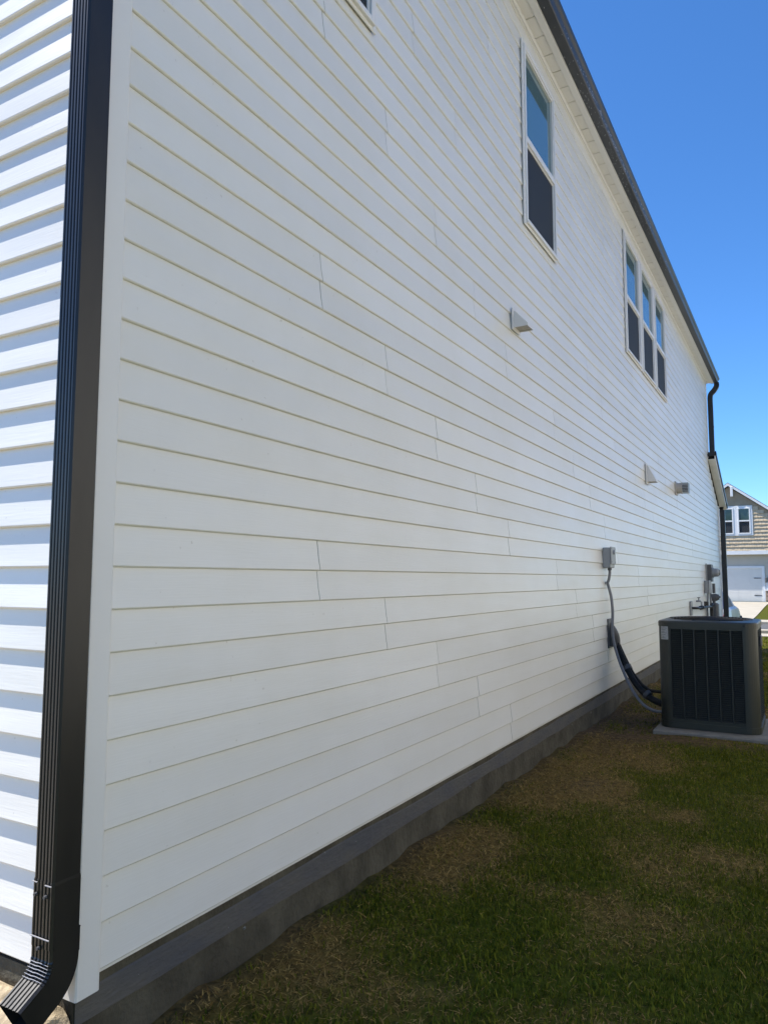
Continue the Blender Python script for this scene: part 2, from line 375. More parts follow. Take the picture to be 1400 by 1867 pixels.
for k in range(NC+1):
    z0 = k*C; z1 = z0+C
    if z0 > SOF-.03: break
    end = LEN-POST*.9
    lim = None
    if z1 < 2.90: end = LEN2-POST*.9
    elif z0 < rake_z(LEN)-.12: end = min(LEN2-POST*.9, max(LEN-POST*.9, 16.7+(3.90-.12-z1-.02)/.415)); 
    if z0 > rake_z(LEN)-.2: end = LEN-POST*.9
    cuts = [POST-.004] + [s for s in splices(k) if POST+.25 < s < end-.3] + [end]
    for ya, yb in zip(cuts[:-1], cuts[1:]):
        segs = [(ya, yb)]; holes = []
        for h in OPEN:
            if h[2] <= z0+1e-4 and h[3] >= z1:      # full-height cut: split into separate planks
                ns = []
                for (p, q) in segs:
                    if q <= h[0] or p >= h[1]: ns.append((p, q)); continue
                    if p < h[0]-.02: ns.append((p, h[0]))
                    if q > h[1]+.02: ns.append((h[1], q))
                segs = ns
            elif h[2] < z1 and h[3] > z0: holes.append(h)
        for (p, q) in segs:
            g0 = .0024 if p == ya and p > POST+.1 else 0; g1 = .0024 if q == yb and q < end-.1 else 0
            hs = [h for h in holes if h[0] < q and h[1] > p]
            V, F = plank_mesh(k, p+g0, q-g1, g0 > 0, g1 > 0, hs)
            jit = rnd.uniform(-.0012, .0012)
            o = obj('siding_plank', V, F, m_sideA, wallA); cnt += 1
            o.location = (rnd.uniform(-.0006, .0006), 0, rnd.uniform(-.0006, .0006))
# gable siding, near the corner: one plank per course
def gable_plank(k, xa, xb):
    z0 = k*C; z1 = z0+C+.006
    zz = [(z0+.003, .0225), (z0, .0040), (z0+.002, .0012), (z0+.005, 0), (z0+.05, .0058), (z1, .0160)]
    V = [(x, y-0.0, z) for (z, y) in zz for x in (xa, xb)]
    F = [(2*i, 2*i+1, 2*i+3, 2*i+2) for i in range(len(zz)-1)]
    return V, F
for k in range(0, 27):
    V, F = gable_plank(k, -4.0+.3*(k % 5), -POST+.004)
    o = obj('siding_plank', V, F, m_sideB, wallB)
    o.location = (0, rnd.uniform(-.0008, .0008), rnd.uniform(-.0006, .0006))
mbr = MB()
for k in range(0, 45):
    x1_ = -4.0+.3*(k % 5)-.003 if k < 27 else -POST+.004
    mbr.add(*gable_plank(k, -8.96, x1_))
mbr.build('gable_siding', m_sideB, wallB, kind='stuff')
# gable triangle above
mb = MB(); mb.prism([(-9.0, 5.70), (0.0, 5.70), (-4.5, 7.95)], 'y', .006, .06); fixn(mb.build('gable_end', m_sideB, house))
# corner posts
def corner_post(y, sgn, z0, z1, nm='corner_post'):
    t = .006
    poly = [(t, -t*sgn), (t, POST*sgn), (-.021, POST*sgn), (-.021, .021*sgn), (-POST, .021*sgn), (-POST, -t*sgn)]
    r = .004
    poly = [(t, (-t+r)*sgn), (t, (POST-.006)*sgn), (t-.003, (POST)*sgn), (-.021, POST*sgn), (-.021, .021*sgn), (-POST, .021*sgn), (-POST, (-t+.003)*sgn), (-POST+.006, -t*sgn), (t-r, -t*sgn)]
    mb = MB(); mb.prism([(a, b+y) for a, b in poly], 'z', z0, z1)
    return fixn(mb.build(nm, m_trim, house))
corner_post(0, 1, -.048, SOF-.01)
corner_post(LEN, -1, rake_z(LEN)+.02, SOF-.01)
corner_post(LEN2, -1, -.04, 2.93)
# starter strip
mb = MB(); mb.box(-.0218, -.014, POST, LEN2-POST, -.0125, -.0015); mb.build('starter_strip', m_trim, house)
# foundation, three bands
mb = MB(); mb.box(-8.97, -.022, .008, LEN2-.01, -.9, -.0135); mb.build('foundation', m_conc, house)
WV = [rnd.uniform(-.007, .007) for _ in range(61)]
mb = MB()
for s in range(60):
    ya = .012+s*(LEN2-.03)/60; yb = ya+(LEN2-.03)/60
    w0 = WV[s]; w1 = WV[s+1]
    mb.add([(-.0215, ya, -.042+w0), (-.0215, yb, -.042+w1), (-.017, yb, -.047+w1), (-.017, ya, -.047+w0), (-.017, yb, -.128-w1), (-.017, ya, -.128-w0), (-.0215, yb, -.131-w1), (-.0215, ya, -.131-w0)],
           [(0, 3, 2, 1), (3, 5, 4, 2), (5, 7, 6, 4)])
mb.build('foundation_coating', m_band, house)
# footing spoil of hardened mortar at the corner and along the base
mb = MB()
for s in range(16):
    y = rnd.uniform(.1, 6); z = rnd.uniform(-.16, -.04); r = rnd.uniform(.002, .007)
    mb.add([(-.016+r*.5, y, z), (-.022, y-r*1.8, z+r), (-.022, y+r*1.5, z+r*1.2), (-.022, y+r*.6, z-r*2.0), (-.022, y-r, z-r*1.3)], [(0, 2, 1), (0, 3, 2), (0, 4, 3), (0, 1, 4)])
mb.build('mortar_crumbs', m_pad, house, kind='stuff')
# eaves
roof = None
mb = MB(); RP = .5
mb.add([(.19, -.16, 5.775), (.19, LEN+.16, 5.775), (-4.5, LEN+.16, 5.775+4.69*RP), (-4.5, -.16, 5.775+4.69*RP), (-9.19, -.16, 5.775), (-9.19, LEN+.16, 5.775),
        (.19, -.16, 5.735), (.19, LEN+.16, 5.735), (-4.5, LEN+.16, 5.735+4.69*RP), (-4.5, -.16, 5.735+4.69*RP), (-9.19, -.16, 5.735), (-9.19, LEN+.16, 5.735)],
       [(0, 1, 2, 3), (3, 2, 5, 4), (6, 9, 8, 7), (9, 10, 11, 8), (0, 6, 7, 1), (4, 5, 11, 10), (0, 3, 9, 6), (3, 4, 10, 9), (1, 7, 8, 2), (2, 8, 11, 5)])
roof = fixn(mb.build('roof', m_roof, house))
soff = MB().box(.0, .148, -.14, LEN+.14, SOF+.012, SOF+.02).build('soffit', m_soff, roof)
npan = 70; pw = (LEN+.24)/npan
for i in range(npan):
    y = -.12+i*pw; mb = MB()
    pr = [(y+.002, SOF), (y+pw-.010, SOF), (y+pw-.007, SOF+.010), (y+pw, SOF+.010), (y+pw, SOF+.0115), (y+.002, SOF+.0115)]
    mb.prism(pr, 'x', .006, .092); fixn(mb.build('soffit_panel', m_soff, roof))
MB().box(.092, .150, -.14, LEN+.14, SOF-.006, SOF+.010, .002).build('fascia_trim', m_trim, roof)
MB().box(.128, .152, -.14, LEN+.14, SOF+.011, 5.74).build('fascia', m_trim, roof)
mb = MB(); mb.prism([(.0015, SOF-.045), (.012, SOF-.045), (.014, SOF-.002), (.0015, SOF-.002)], 'y', -.0, LEN); fixn(mb.build('frieze_channel', m_trim, roof))
GP = [(.153, 5.765), (.153, 5.648), (.232, 5.648), (.240, 5.655), (.246, 5.690), (.252, 5.705), (.268, 5.722), (.274, 5.735), (.274, 5.760), (.262, 5.762), (.262, 5.756), (.268, 5.754), (.268, 5.738), (.245, 5.71), (.233, 5.656), (.158, 5.656), (.158, 5.765)]
mb = MB(); ya, yb = -.16, LEN+.22; n = len(GP); seg = 8
for s in range(seg+1): mb.v += [(x, ya+(yb-ya)*s/seg, z) for x, z in GP]
for s in range(seg):
    for i in range(n): mb.f.append((s*n+i, s*n+(i+1) % n, (s+1)*n+(i+1) % n, (s+1)*n+i))
gut = fixn(mb.build('gutter', m_gut, roof))
mb = MB()
for y in (ya-.001, yb): mb.prism([(x, z) for x, z in GP[:9]], 'y', y, y+.002)
fixn(mb.build('gutter_end_cap', m_gut, roof))
# dried splashes clinging to the gutter face
mb = MB(); rr = random.Random(5)
for i in range(330):
    y = rr.gauss(6.3, .9) if i % 3 else rr.uniform(3.8, 10); t = rr.betavariate(2, 2)
    x = .238+.012*t; z = 5.653+.045*t
    if rr.random() < .35: x = .16+.07*rr.random(); z = 5.6475
    r = rr.uniform(.002, .0065)
    mb.add([(x+.002, y, z-.001), (x, y-r*2, z), (x+.0005, y, z+r), (x, y+r*2, z), (x, y, z-r)], [(0, 2, 1), (0, 3, 2), (0, 4, 3), (0, 1, 4)])
m_splash = mat('dried_splash', (.70, .71, .73), .35)
mb.build('dried_splashes', m_splash, roof, kind='stuff')
# lower front roof with its rake
mb = MB(); RX = .155
def rk(y, d): return (y, rake_z(y)+d)
mb.prism([rk(16.62, .012), rk(18.98, .012), rk(18.98, .05), rk(16.62, .05)], 'x', -9, RX+.02); lower_roof = fixn(mb.build('lower_roof', m_roof, house))
mb = MB(); mb.prism([rk(16.63, -.10), rk(18.94, -.10), rk(18.94, .010), rk(16.63, .010)], 'x', RX-.02, RX); fixn(mb.build('rake_fascia', m_trim, lower_roof))
mb = MB(); mb.prism([rk(16.63, -.112), rk(18.94, -.112), rk(18.94, -.103), rk(16.63, -.103)], 'x', .004, RX); fixn(mb.build('rake_soffit', m_soff, lower_roof))
mb = MB(); mb.prism([rk(16.60, -.02), rk(18.98, -.02), rk(18.98, .056), rk(16.60, .056)], 'x', RX+.001, RX+.024); fixn(mb.build('drip_edge', m_dark, lower_roof))
mb = MB(); mb.prism([(16.60, 3.895), (16.66, 3.895), (16.66, 3.965), (16.60, 3.965)], 'x', 0.01, RX+.024); fixn(mb.build('step_flashing', m_dark, lower_roof))
mb = MB(); mb.prism([(18.93, 2.88), (19.04, 2.90), (19.05, 3.0), (18.93, 3.0)], 'x', -9, RX+.03); fixn(mb.build('lower_gutter', m_dark, lower_roof))

# ------------------------------------------------------------------ windows
def rect_frame(mb, y0, y1, z0, z1, wy, wz, xa, xb, wzb=None):
    wzb = wzb or wz
    mb.box(xa, xb, y0, y0+wy, z0, z1, .003); mb.box(xa, xb, y1-wy, y1, z0, z1, .003)
    mb.box(xa, xb, y0+wy, y1-wy, z1-wz, z1, .003); mb.box(xa, xb, y0+wy, y1-wy, z0, z0+wzb, .003)
def window(y0, y1, z0, z1):
    # vinyl surround that receives the siding
    mb = MB(); rect_frame(mb, y0, y1, z0, z1, .036, .036, .004, .015); rect_frame(mb, y0+.0205, y1-.0205, z0+.0125, z1-.0125, .014, .02, -.0235, .0045); w = mb.build('window', m_trim, house)
    mb = MB(); rect_frame(mb, y0+.032, y1-.032, z0+.030, z1-.032, .030, .030, -.02, .026); mb.build('window_frame', m_trim, w)
    ym0, ym1 = y0+.060, y1-.060; zt, zb = z1-.060, z0+.058; zm = z0+.47*(z1-z0)
    # sill lip
    mb = MB(); mb.box(-.01, .034, y0+.034, y1-.034, z0+.018, z0+.034, .003); mb.build('window_sill', m_trim, w)
    # upper sash and pane
    mb = MB(); rect_frame(mb, ym0, ym1, zm+.012, zt, .018, .018, -.016, .018); mb.box(-.016, .022, ym0, ym1, zm-.022, zm+.030, .003); mb.build('sash', m_trim, w)
    mb = MB(); mb.box(-.010, -.004, ym0+.012, ym1-.012, zm+.02, zt-.012); mb.build('pane', m_pane, w)
    # lower sash behind insect screen
    mb = MB(); mb.box(-.018, -.014, ym0+.01, ym1-.01, zb-.004, zm-.01); mb.build('pane', m_pane, w)
    mb = MB(); rect_frame(mb, ym0+.012, ym1-.012, zb+.004, zm-.03, .045, .045, -.0135, -.006); mb.build('sash', m_trim, w)
    mb = MB(); rect_frame(mb, ym0, ym1, zb-.006, zm-.024, .013, .013, -.004, .010); sc = mb.build('screen_frame', m_trim, w)
    mb = MB(); mb.box(-.0015, .0005, ym0+.012, ym1-.012, zb+.005, zm-.036); mb.build('insect_screen', m_screen, w)
    return w
for w in WINS:
    if w[4] == 'w': window(*w[:4])
    else:
        for i in range(3):
            a = w[0]+i*1.055; bb = a+.96
            window(a, bb if i < 2 else w[1], w[2], w[3])
        for i in range(2):
            a = w[0]+.96+i*1.055; MB().box(-.0235, .010, a+.004, a+.091, w[2]+.013, w[3]-.013, .003).build('mullion', m_trim, house)

# ------------------------------------------------------------------ downspouts
def ds_profile(wx, wy, grooves):
    # closed polygon (u across = x, v outwards = -y); front face v=wy
    p = [(-wx/2, 0), (wx/2, 0), (wx/2+.0, wy-.006), (wx/2-.006, wy)]
    if grooves:
        us = np.linspace(wx/2-.014, -wx/2+.014, grooves)
        for u in us: p += [(u+.0035, wy), (u+.0015, wy-.0035), (u-.0015, wy-.0035), (u-.0035, wy)]
    p += [(-wx/2+.006, wy), (-wx/2, wy-.006)]
    return p
def sweep(name, prof, path, mt, parent, caps=True, scales=None, front=None):
    """path: list of (origin, x-axis, v-axis)"""
    mb = MB(); n = len(prof)
    for i, (o, ux, vx) in enumerate(path):
        s = scales[i] if scales else 1.0
        c = Vector(o)
        vm = sum(q[1] for q in prof)/n
        fs = front[i] if front else 0.0
        for (u, v) in prof: mb.v.append(tuple(c + Vector(ux)*u*s + Vector(vx)*(vm+(v-vm)*s - (fs if v > .05 else 0))))
    for i in range(len(path)-1):
        for k in range(n): mb.f.append((i*n+k, i*n+(k+1) % n, (i+1)*n+(k+1) % n, (i+1)*n+k))
    if caps: mb.f.append(tuple(range(n))); mb.f.append(tuple((len(path)-1)*n+k for k in range(n)))
    return fixn(mb.build(name, mt, parent))
dsp = thing('downspout', (-.02, -.06, -.05), 'tall dark bronze ribbed downspout with flared elbow on the near house corner', 'downspout')
PX = -.021; PY = -.014
prof = ds_profile(.082, .084, 5)
Zu = Vector((1, 0, 0)); Vf = Vector((0, -1, 0))
sweep('pipe', prof, [((PX-.004, PY, .285), Zu, Vf), ((PX, PY, 2.0), Zu, Vf), ((PX+.003, PY, 5.1), Zu, Vf)], m_dark, dsp)
profw = [(u*1.05, -.001+v*1.035) for u, v in prof]
sweep('sleeve', [(u, v) for u, v in profw], [((PX-.005, PY+.001, .128), Zu, Vf), ((PX-.005, PY+.001, .292), Zu, Vf), ((PX-.005, PY+.001, .300), Zu, Vf)], m_dark, dsp, scales=[1, 1, .985])
# crimped elbow
path = []; sc = []; fr = [0, 0, 0]
nb = 60; TH = math.radians(59); Rb = .048; zb0 = .094
path.append(((PX-.006, PY+.002, .160), Zu, Vf)); sc.append(1.075)
path.append(((PX-.006, PY+.002, .156), Zu, Vf)); sc.append(1.06)
path.append(((PX-.006, PY+.002, zb0+.004), Zu, Vf)); sc.append(1.06)
for i in range(nb+1):
    th = TH*i/nb; cyy = PY-.084-Rb   # bend centre lies in front of the pipe
    rad = Rb+.084
    o = Vector((PX-.006, cyy+rad*math.cos(th), zb0-rad*math.sin(th)))
    v = Vector((0, -math.cos(th), math.sin(th)))
    path.append((o, Zu, v)); ph = (i/nb*6.0) % 1.0; sc.append(1.06); fr.append(.0045*max(0, (abs(ph-.5)*2-.62)/.38) if 0 < i < nb else 0)
d = Vector((0, -math.sin(TH), -math.cos(TH))); o_end = Vector(path[-1][0]); v_end = path[-1][2]
path.append((o_end+d*.072, Zu, v_end)); sc.append(1.07)
fr.append(0)
elb = sweep('elbow', prof, path, m_dark, dsp, caps=False, scales=sc, front=fr)
m_glint = mat("painted_glint_metal", (.32, .32, .34), .35)  # pale strips stand in for sun glints on joints and crimp ridges
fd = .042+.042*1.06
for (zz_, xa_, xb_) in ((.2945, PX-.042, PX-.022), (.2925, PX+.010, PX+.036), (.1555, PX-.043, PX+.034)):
    MB().box(xa_, xb_, PY-.0905, PY-.0875, zz_-.001, zz_+.001).build('painted_glint', m_glint, dsp)
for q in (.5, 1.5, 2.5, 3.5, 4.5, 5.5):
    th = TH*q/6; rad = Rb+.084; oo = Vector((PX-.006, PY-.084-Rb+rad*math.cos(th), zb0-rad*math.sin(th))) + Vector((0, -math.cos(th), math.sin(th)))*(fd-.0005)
    MB().tube([oo+Vector((-.040, 0, 0)), oo+Vector((-.012, 0, -.001)), oo+Vector((.004, 0, .001)), oo+Vector((.038, 0, 0))], [.0006, .0012, .0009, .0006], 6).build('painted_glint', m_glint, dsp)
mbx = MB()
for (x, z) in ((PX-.028, .262), (PX+.012, .262), (PX-.008, .128)):
    mbx.tube([(x, PY-.086, z), (x, PY-.093, z)], [.006, .0045], 8)
mbx.build('screw', m_gut, dsp)
# far upper downspout
ds2 = thing('downspout', (.06, 16.9, 3.9), 'dark downspout curving from the far gutter end down to the low front roof', 'downspout')
cs = spline([(.213, 16.93, 5.64), (.213, 16.93, 5.56), (.16, 16.93, 5.47), (.085, 16.93, 5.38), (.067, 16.93, 5.28), (.067, 16.93, 5.1)], 6)
mb = MB()
def sqtube(mb, path, hx, hy):
    n = len(path)
    for i, q in enumerate(path):
        t = (path[min(i+1, n-1)]-path[max(i-1, 0)]).normalized(); yv = Vector((0, 1, 0)); xv = yv.cross(t).normalized()
        for (a, b_) in ((-1, -1), (1, -1), (1, 1), (-1, 1)): mb.v.append(tuple(q+xv*a*hx+yv*b_*hy))
    for i in range(n-1):
        for k in range(4): mb.f.append((i*4+k, i*4+(k+1) % 4, i*4+4+(k+1) % 4, i*4+4+k))
    mb.f += [(0, 1, 2, 3), tuple((n-1)*4+k for k in (3, 2, 1, 0))]
sqtube(mb, cs, .054, .036); fixn(mb.build('elbow', m_dark, ds2))
MB().box(.012, .122, 16.894, 16.966, 3.99, 5.12, .006).build('pipe', m_dark, ds2)
MB().box(.010, .126, 16.890, 16.970, 4.6, 4.63, .002).build('strap', m_dark, ds2)
# far lower downspout
ds3 = thing('downspout', (.06, 18.76, -.4), 'long dark downspout on the far front corner beside the meters', 'downspout')
MB().box(.012, .128, 18.72, 18.80, -.38, 2.84, .006).build('pipe', m_dark, ds3)
mb = MB(); sqtube(mb, spline([(.055, 18.76, 2.80), (.055, 18.78, 2.86), (.06, 18.86, 2.93), (.06, 18.95, 2.95)], 5), .040, .038); fixn(mb.build('elbow', m_dark, ds3))
MB().box(.010, .132, 18.716, 18.804, 1.4, 1.43, .002).build('strap', m_dark, ds3)

# ------------------------------------------------------------------ wall vents
def hood_vent(y0, z0, w, h, dep, label, fl=.018):
    t = thing('vent_hood', (0, y0+w/2, z0), label, 'vent')
    MB().box(.007, .017, y0, y0+w, z0, z0+h, .003).build('mounting_plate', m_vent, t)
    MB().box(-.018, .0075, y0+.02, y0+w-.02, z0+.02, z0+h-.02).build('mounting_block', m_vent, t)
    a, b_ = y0+fl, y0+w-fl; zt = z0+h-fl; zb = z0+fl
    V = [(.016, a, zt), (.016, b_, zt), (dep*.22, a, zt-.004), (dep*.22, b_, zt-.004), (dep, a, zb+.022), (dep, b_, zb+.022), (dep, a, zb), (dep, b_, zb), (.016, a, zb), (.016, b_, zb)]
    # hollow hood: outer skin + inner skin
    F = [(0, 2, 3, 1), (2, 4, 5, 3), (4, 6, 7, 5), (0, 8, 6, 4, 2), (1, 3, 5, 7, 9)]
    obj('hood', V, F, m_vent, t)
    V2 = [(.016, a+.004, zb+.010), (.016, b_-.004, zb+.010), (dep-.004, a+.004, zb+.010), (dep-.004, b_-.004, zb+.010)]
    obj('damper', V2, [(0, 1, 3, 2)], m_tan, t)
    return t
hood_vent(3.585, 2.925, .165, .165, .122, 'small white vent hood below the middle upstairs window')
hood_vent(8.775, 2.375, .235, .285, .128, 'larger white vent hood low between the triple window and the grey meters', .03)
ev = thing('exhaust_vent', (0, 11.5, 2.6), 'round tan exhaust pipe with a pale square wire cage, beyond the vent hoods', 'vent')
MB().box(-.004, .018, 11.40, 11.62, 2.495, 2.715, .004).build('mounting_plate', m_tan, ev)
mb = MB(); mb.tube([(.018, 11.51, 2.605), (.085, 11.51, 2.605), (.088, 11.51, 2.605), (.105, 11.51, 2.605)], [.088, .088, .097, .097], 20); mb.build('pipe', m_tan, ev)
mb = MB(); mb.tube([(.10, 11.51, 2.605), (.19, 11.51, 2.605)], [.060, .060], 16); mb.build('inner_pipe', m_dgrey, ev)
mb = MB()
for i in range(7):
    yy = 11.435+.15*i/6
    for zz in (2.53, 2.68): mb.box(.104, .202, yy-.003, yy+.003, zz-.003, zz+.003)
    mb.box(.197, .203, yy-.003, yy+.003, 2.53, 2.68)
for i in range(7):
    zz = 2.53+.15*i/6
    for yy in (11.435, 11.585): mb.box(.104, .202, yy-.003, yy+.003, zz-.0035, zz+.0035)
    mb.box(.1965, .2035, 11.435, 11.585, zz-.003, zz+.003)
for yy in (11.432, 11.588): mb.box(.103, .205, yy-.006, yy+.006, 2.522, 2.534); mb.box(.103, .205, yy-.006, yy+.006, 2.676, 2.688)
mb.build('wire_cage', m_clear, ev)

# ------------------------------------------------------------------ electrical disconnect, whip, line set
db = thing('disconnect_box', (0.04, 6.36, 1.23), 'small grey electrical disconnect box on the siding above the air conditioner pipes', 'electrical box')
MB().box(-.002, .075, 6.255, 6.445, 1.225, 1.432, .006).build('enclosure', m_grey, db)
MB().box(.076, .088, 6.250, 6.450, 1.262, 1.440, .004).build('cover', m_grey, db)
mb = MB(); mb.tube([(.088, 6.35, 1.385), (.104, 6.35, 1.385)], [.026, .022], 14); mb.build('latch', m_grey, db)
for (yy, zz) in ((6.27, 1.285), (6.43, 1.285), (6.27, 1.42), (6.43, 1.42)): MB().tube([(.088, yy, zz), (.0905, yy, zz)], .005, 8).build('screw', m_dgrey, db)
mb = MB(); mb.tube([(.045, 6.35, 1.226), (.045, 6.35, 1.200)], .021, 12); mb.build('connector', m_dgrey, db)
wp = thing('conduit_whip', (.03, 6.37, .6), 'flexible grey conduit hanging from the disconnect box down to the air conditioner', 'conduit')
wpts = [(.045, 6.35, 1.21), (.045, 6.35, 1.17), (.034, 6.355, 1.11), (.020, 6.36, 1.07), (.026, 6.37, 1.03), (.046, 6.385, .92), (.055, 6.39, .78), (.050, 6.385, .62), (.060, 6.38, .48), (.10, 6.36, .33), (.17, 6.32, .16), (.26, 6.27, -.00), (.36, 6.22, -.11), (.47, 6.17, -.155), (.58, 6.12, -.15), (.66, 6.1, -.14)]
mb = MB(); mb.tube(spline(wpts, 8), .0145, 10); mb.build('flexible_conduit', m_conduit, wp)
MB().box(.0, .010, 6.325, 6.395, 1.055, 1.085, .003).build('clip', m_grey, wp)
ls = thing('line_set', (.1, 6.5, .4), 'black insulated refrigerant pipes curving from a wall cover into the air conditioner', 'pipes')
# cover: half-dome boot
mb = MB(); V = []; F = []; nn = 10; mm = 8
for i in range(nn+1):
    t = i/nn; z = .665-.245*t; dx = .095*math.sin(min(1, t*1.25)*math.pi/2)**.8 if t > 0 else .004; wy = .05+.035*min(1, t*2.2)
    for j in range(mm+1):
        a = math.pi*j/mm; V.append((.003+dx*math.sin(a)**.7, 6.50-wy*math.cos(a), z))
for i in range(nn):
    for j in range(mm): q = i*(mm+1)+j; F.append((q, q+mm+1, q+mm+2, q+1))
fixn(obj('pipe_cover', V, F, mat('brown_grey_cover', (.075, .072, .066), .6), ls, smooth=True))
MB().box(-.002, .010, 6.385, 6.615, .400, .700, .003).build('cover_flange', m_dgrey, ls)
lp = [(.05, 6.48, .50), (.075, 6.47, .42), (.12, 6.45, .32), (.19, 6.41, .18), (.28, 6.35, .055), (.38, 6.29, -.03), (.50, 6.24, -.085), (.60, 6.2, -.10), (.68, 6.18, -.105)]
mb = MB(); mb.tube(spline(lp, 8), .030, 12); mb.build('insulated_pipe', m_foam, ls, smooth=True)
lp2 = [(.05, 6.54, .50), (.085, 6.53, .42), (.14, 6.50, .31), (.22, 6.45, .17), (.31, 6.39, .07), (.37, 6.35, .03), (.44, 6.31, .012), (.54, 6.28, .012), (.68, 6.25, .012)]
mb = MB(); mb.tube(spline(lp2, 8), [.016]*65, 10); mb.build('copper_pipe', m_foam, ls, smooth=True)
lp3 = [(.06, 6.51, .5), (.10, 6.50, .38), (.20, 6.44, .18), (.33, 6.36, .02), (.44, 6.30, -.05), (.55, 6.25, -.075), (.68, 6.22, -.08)]
mb = MB(); mb.tube(spline(lp3, 8), .013, 8); mb.build('control_cable', m_foam, ls, smooth=True)
for (c0, c1) in (((.165, 6.445, .228), (.185, 6.43, .19)), ((.375, 6.31, -.018), (.405, 6.295, -.04))):
    mb = MB(); mb.tube([c0, c1], .048, 12); mb.build('tape_wrap', m_dgrey, ls)

# ------------------------------------------------------------------ air conditioner
ac = thing('air_conditioner', (1.0, 6.3, -.24), 'dark green grey outdoor air conditioner with louvred sides beside the house wall', 'air conditioner')
AX0, AX1, AY0, AY1, AZ0, AZ1 = .578, 1.405, 5.83, 6.66, -.235, .728
def rrect(x0, x1, y0, y1, r, n=5):
    out = []
    for (cx, cy, a0) in ((x1-r, y1-r, 0), (x0+r, y1-r, 90), (x0+r, y0+r, 180), (x1-r, y0+r, 270)):
        for k in range(n+1):
            a = math.radians(a0+90*k/n); out.append((cx+r*math.cos(a), cy+r*math.sin(a)))
    return out
def rprism(mb, rings):
    n = len(rings[0][0])
    base = len(mb.v)
    for pl, z in rings: mb.v += [(a, b_, z) for a, b_ in pl]
    for i in range(len(rings)-1):
        for k in range(n): mb.f.append((base+i*n+k, base+i*n+(k+1) % n, base+(i+1)*n+(k+1) % n, base+(i+1)*n+k))
    return n, base
CR = .11
mb = MB(); n_, _ = rprism(mb, [(rrect(AX0-.004, AX1+.004, AY0-.004, AY1+.004, CR), AZ0), (rrect(AX0-.004, AX1+.004, AY0-.004, AY1+.004, CR), AZ0+.055), (rrect(AX0+.012, AX1-.012, AY0+.012, AY1-.012, CR), AZ0+.058)])
mb.f.append(tuple(range(n_))); mb.f.append(tuple(range(2*n_, 3*n_))); fixn(mb.build('base_pan', m_ac, ac))
mb = MB(); n_, _ = rprism(mb, [(rrect(AX0+.035, AX1-.035, AY0+.035, AY1-.035, CR), AZ0+.05), (rrect(AX0+.035, AX1-.035, AY0+.035, AY1-.035, CR), AZ1-.05)]); fixn(mb.build('condenser_coil', m_coil, ac))
# rounded corner posts
for (cx, cy, a0) in ((AX1-CR, AY1-CR, 0), (AX0+CR, AY1-CR, 90), (AX0+CR, AY0+CR, 180), (AX1-CR, AY0+CR, 270)):
    pl = []; R1 = CR; R0 = CR-.014
    outr = [(cx+R1*math.cos(math.radians(a0+90*k/8)), cy+R1*math.sin(math.radians(a0+90*k/8))) for k in range(9)]
    inr = [(cx+R0*math.cos(math.radians(a0+90*k/8)), cy+R0*math.sin(math.radians(a0+90*k/8))) for k in range(9)]
    mb = MB(); mb.prism(outr+inr[::-1], 'z', AZ0+.05, AZ1-.045); fixn(mb.build('corner_post', m_ac, ac))
# louvred panels: front (-y), right (+x), left (-x), back
def panel(face):
    L0, L1 = (AX0+CR, AX1-CR) if face in 'fb' else (AY0+CR, AY1-CR)
    def T(u, d, z):  # u along, d outward depth from face (negative = inside)
        if face == 'f': return (u, AY0-d, z)
        if face == 'b': return (u, AY1+d, z)
        if face == 'r': return (AX1+d, u, z)
        return (AX0-d, u, z)
    def bx(m, u0, u1, d0, d1, z0, z1):
        P = [T(u, d_, z) for u in (u0, u1) for d_ in (d0, d1) for z in (z0, z1)]
        m.add(P, [(0,1,3,2),(4,6,7,5),(0,4,5,1),(2,3,7,6),(0,2,6,4),(1,5,7,3)])
    zb, zt = AZ0+.085, AZ1-.075
    for (q0, q1) in ((AZ0+.056, zb), (zt, AZ1-.045)):
        mb = MB(); bx(mb, L0, L1, -.016, -.001, q0, q1); fixn(mb.build('panel_rail', m_ac, ac))
    nb_ = 6; w = (L1-L0)/nb_
    for i in range(nb_+1):
        u = L0+w*i; e = .006
        mb = MB(); bx(mb, max(L0, u-e), min(L1, u+e), -.015, .0005, zb, zt); fixn(mb.build('rib', m_acrib, ac))
    for i in range(nb_):
        mb = MB(); ns = 44
        for s in range(ns):
            z = zb+(zt-zb)*(s+.5)/ns
            a_ = T(L0+w*i+.009, -.014, z+.007); b_ = T(L0+w*(i+1)-.009, -.014, z+.007); c_ = T(L0+w*(i+1)-.009, -.002, z-.004); d_ = T(L0+w*i+.009, -.002, z-.004)
            e_ = T(L0+w*(i+1)-.009, -.004, z-.0065); f_ = T(L0+w*i+.009, -.004, z-.0065)
            mb.add([a_, b_, c_, d_, e_, f_], [(0, 1, 2, 3), (3, 2, 4, 5)])
        mb.build('louvre_grille', m_acgr, ac)
for f_ in 'frlb': panel(f_)
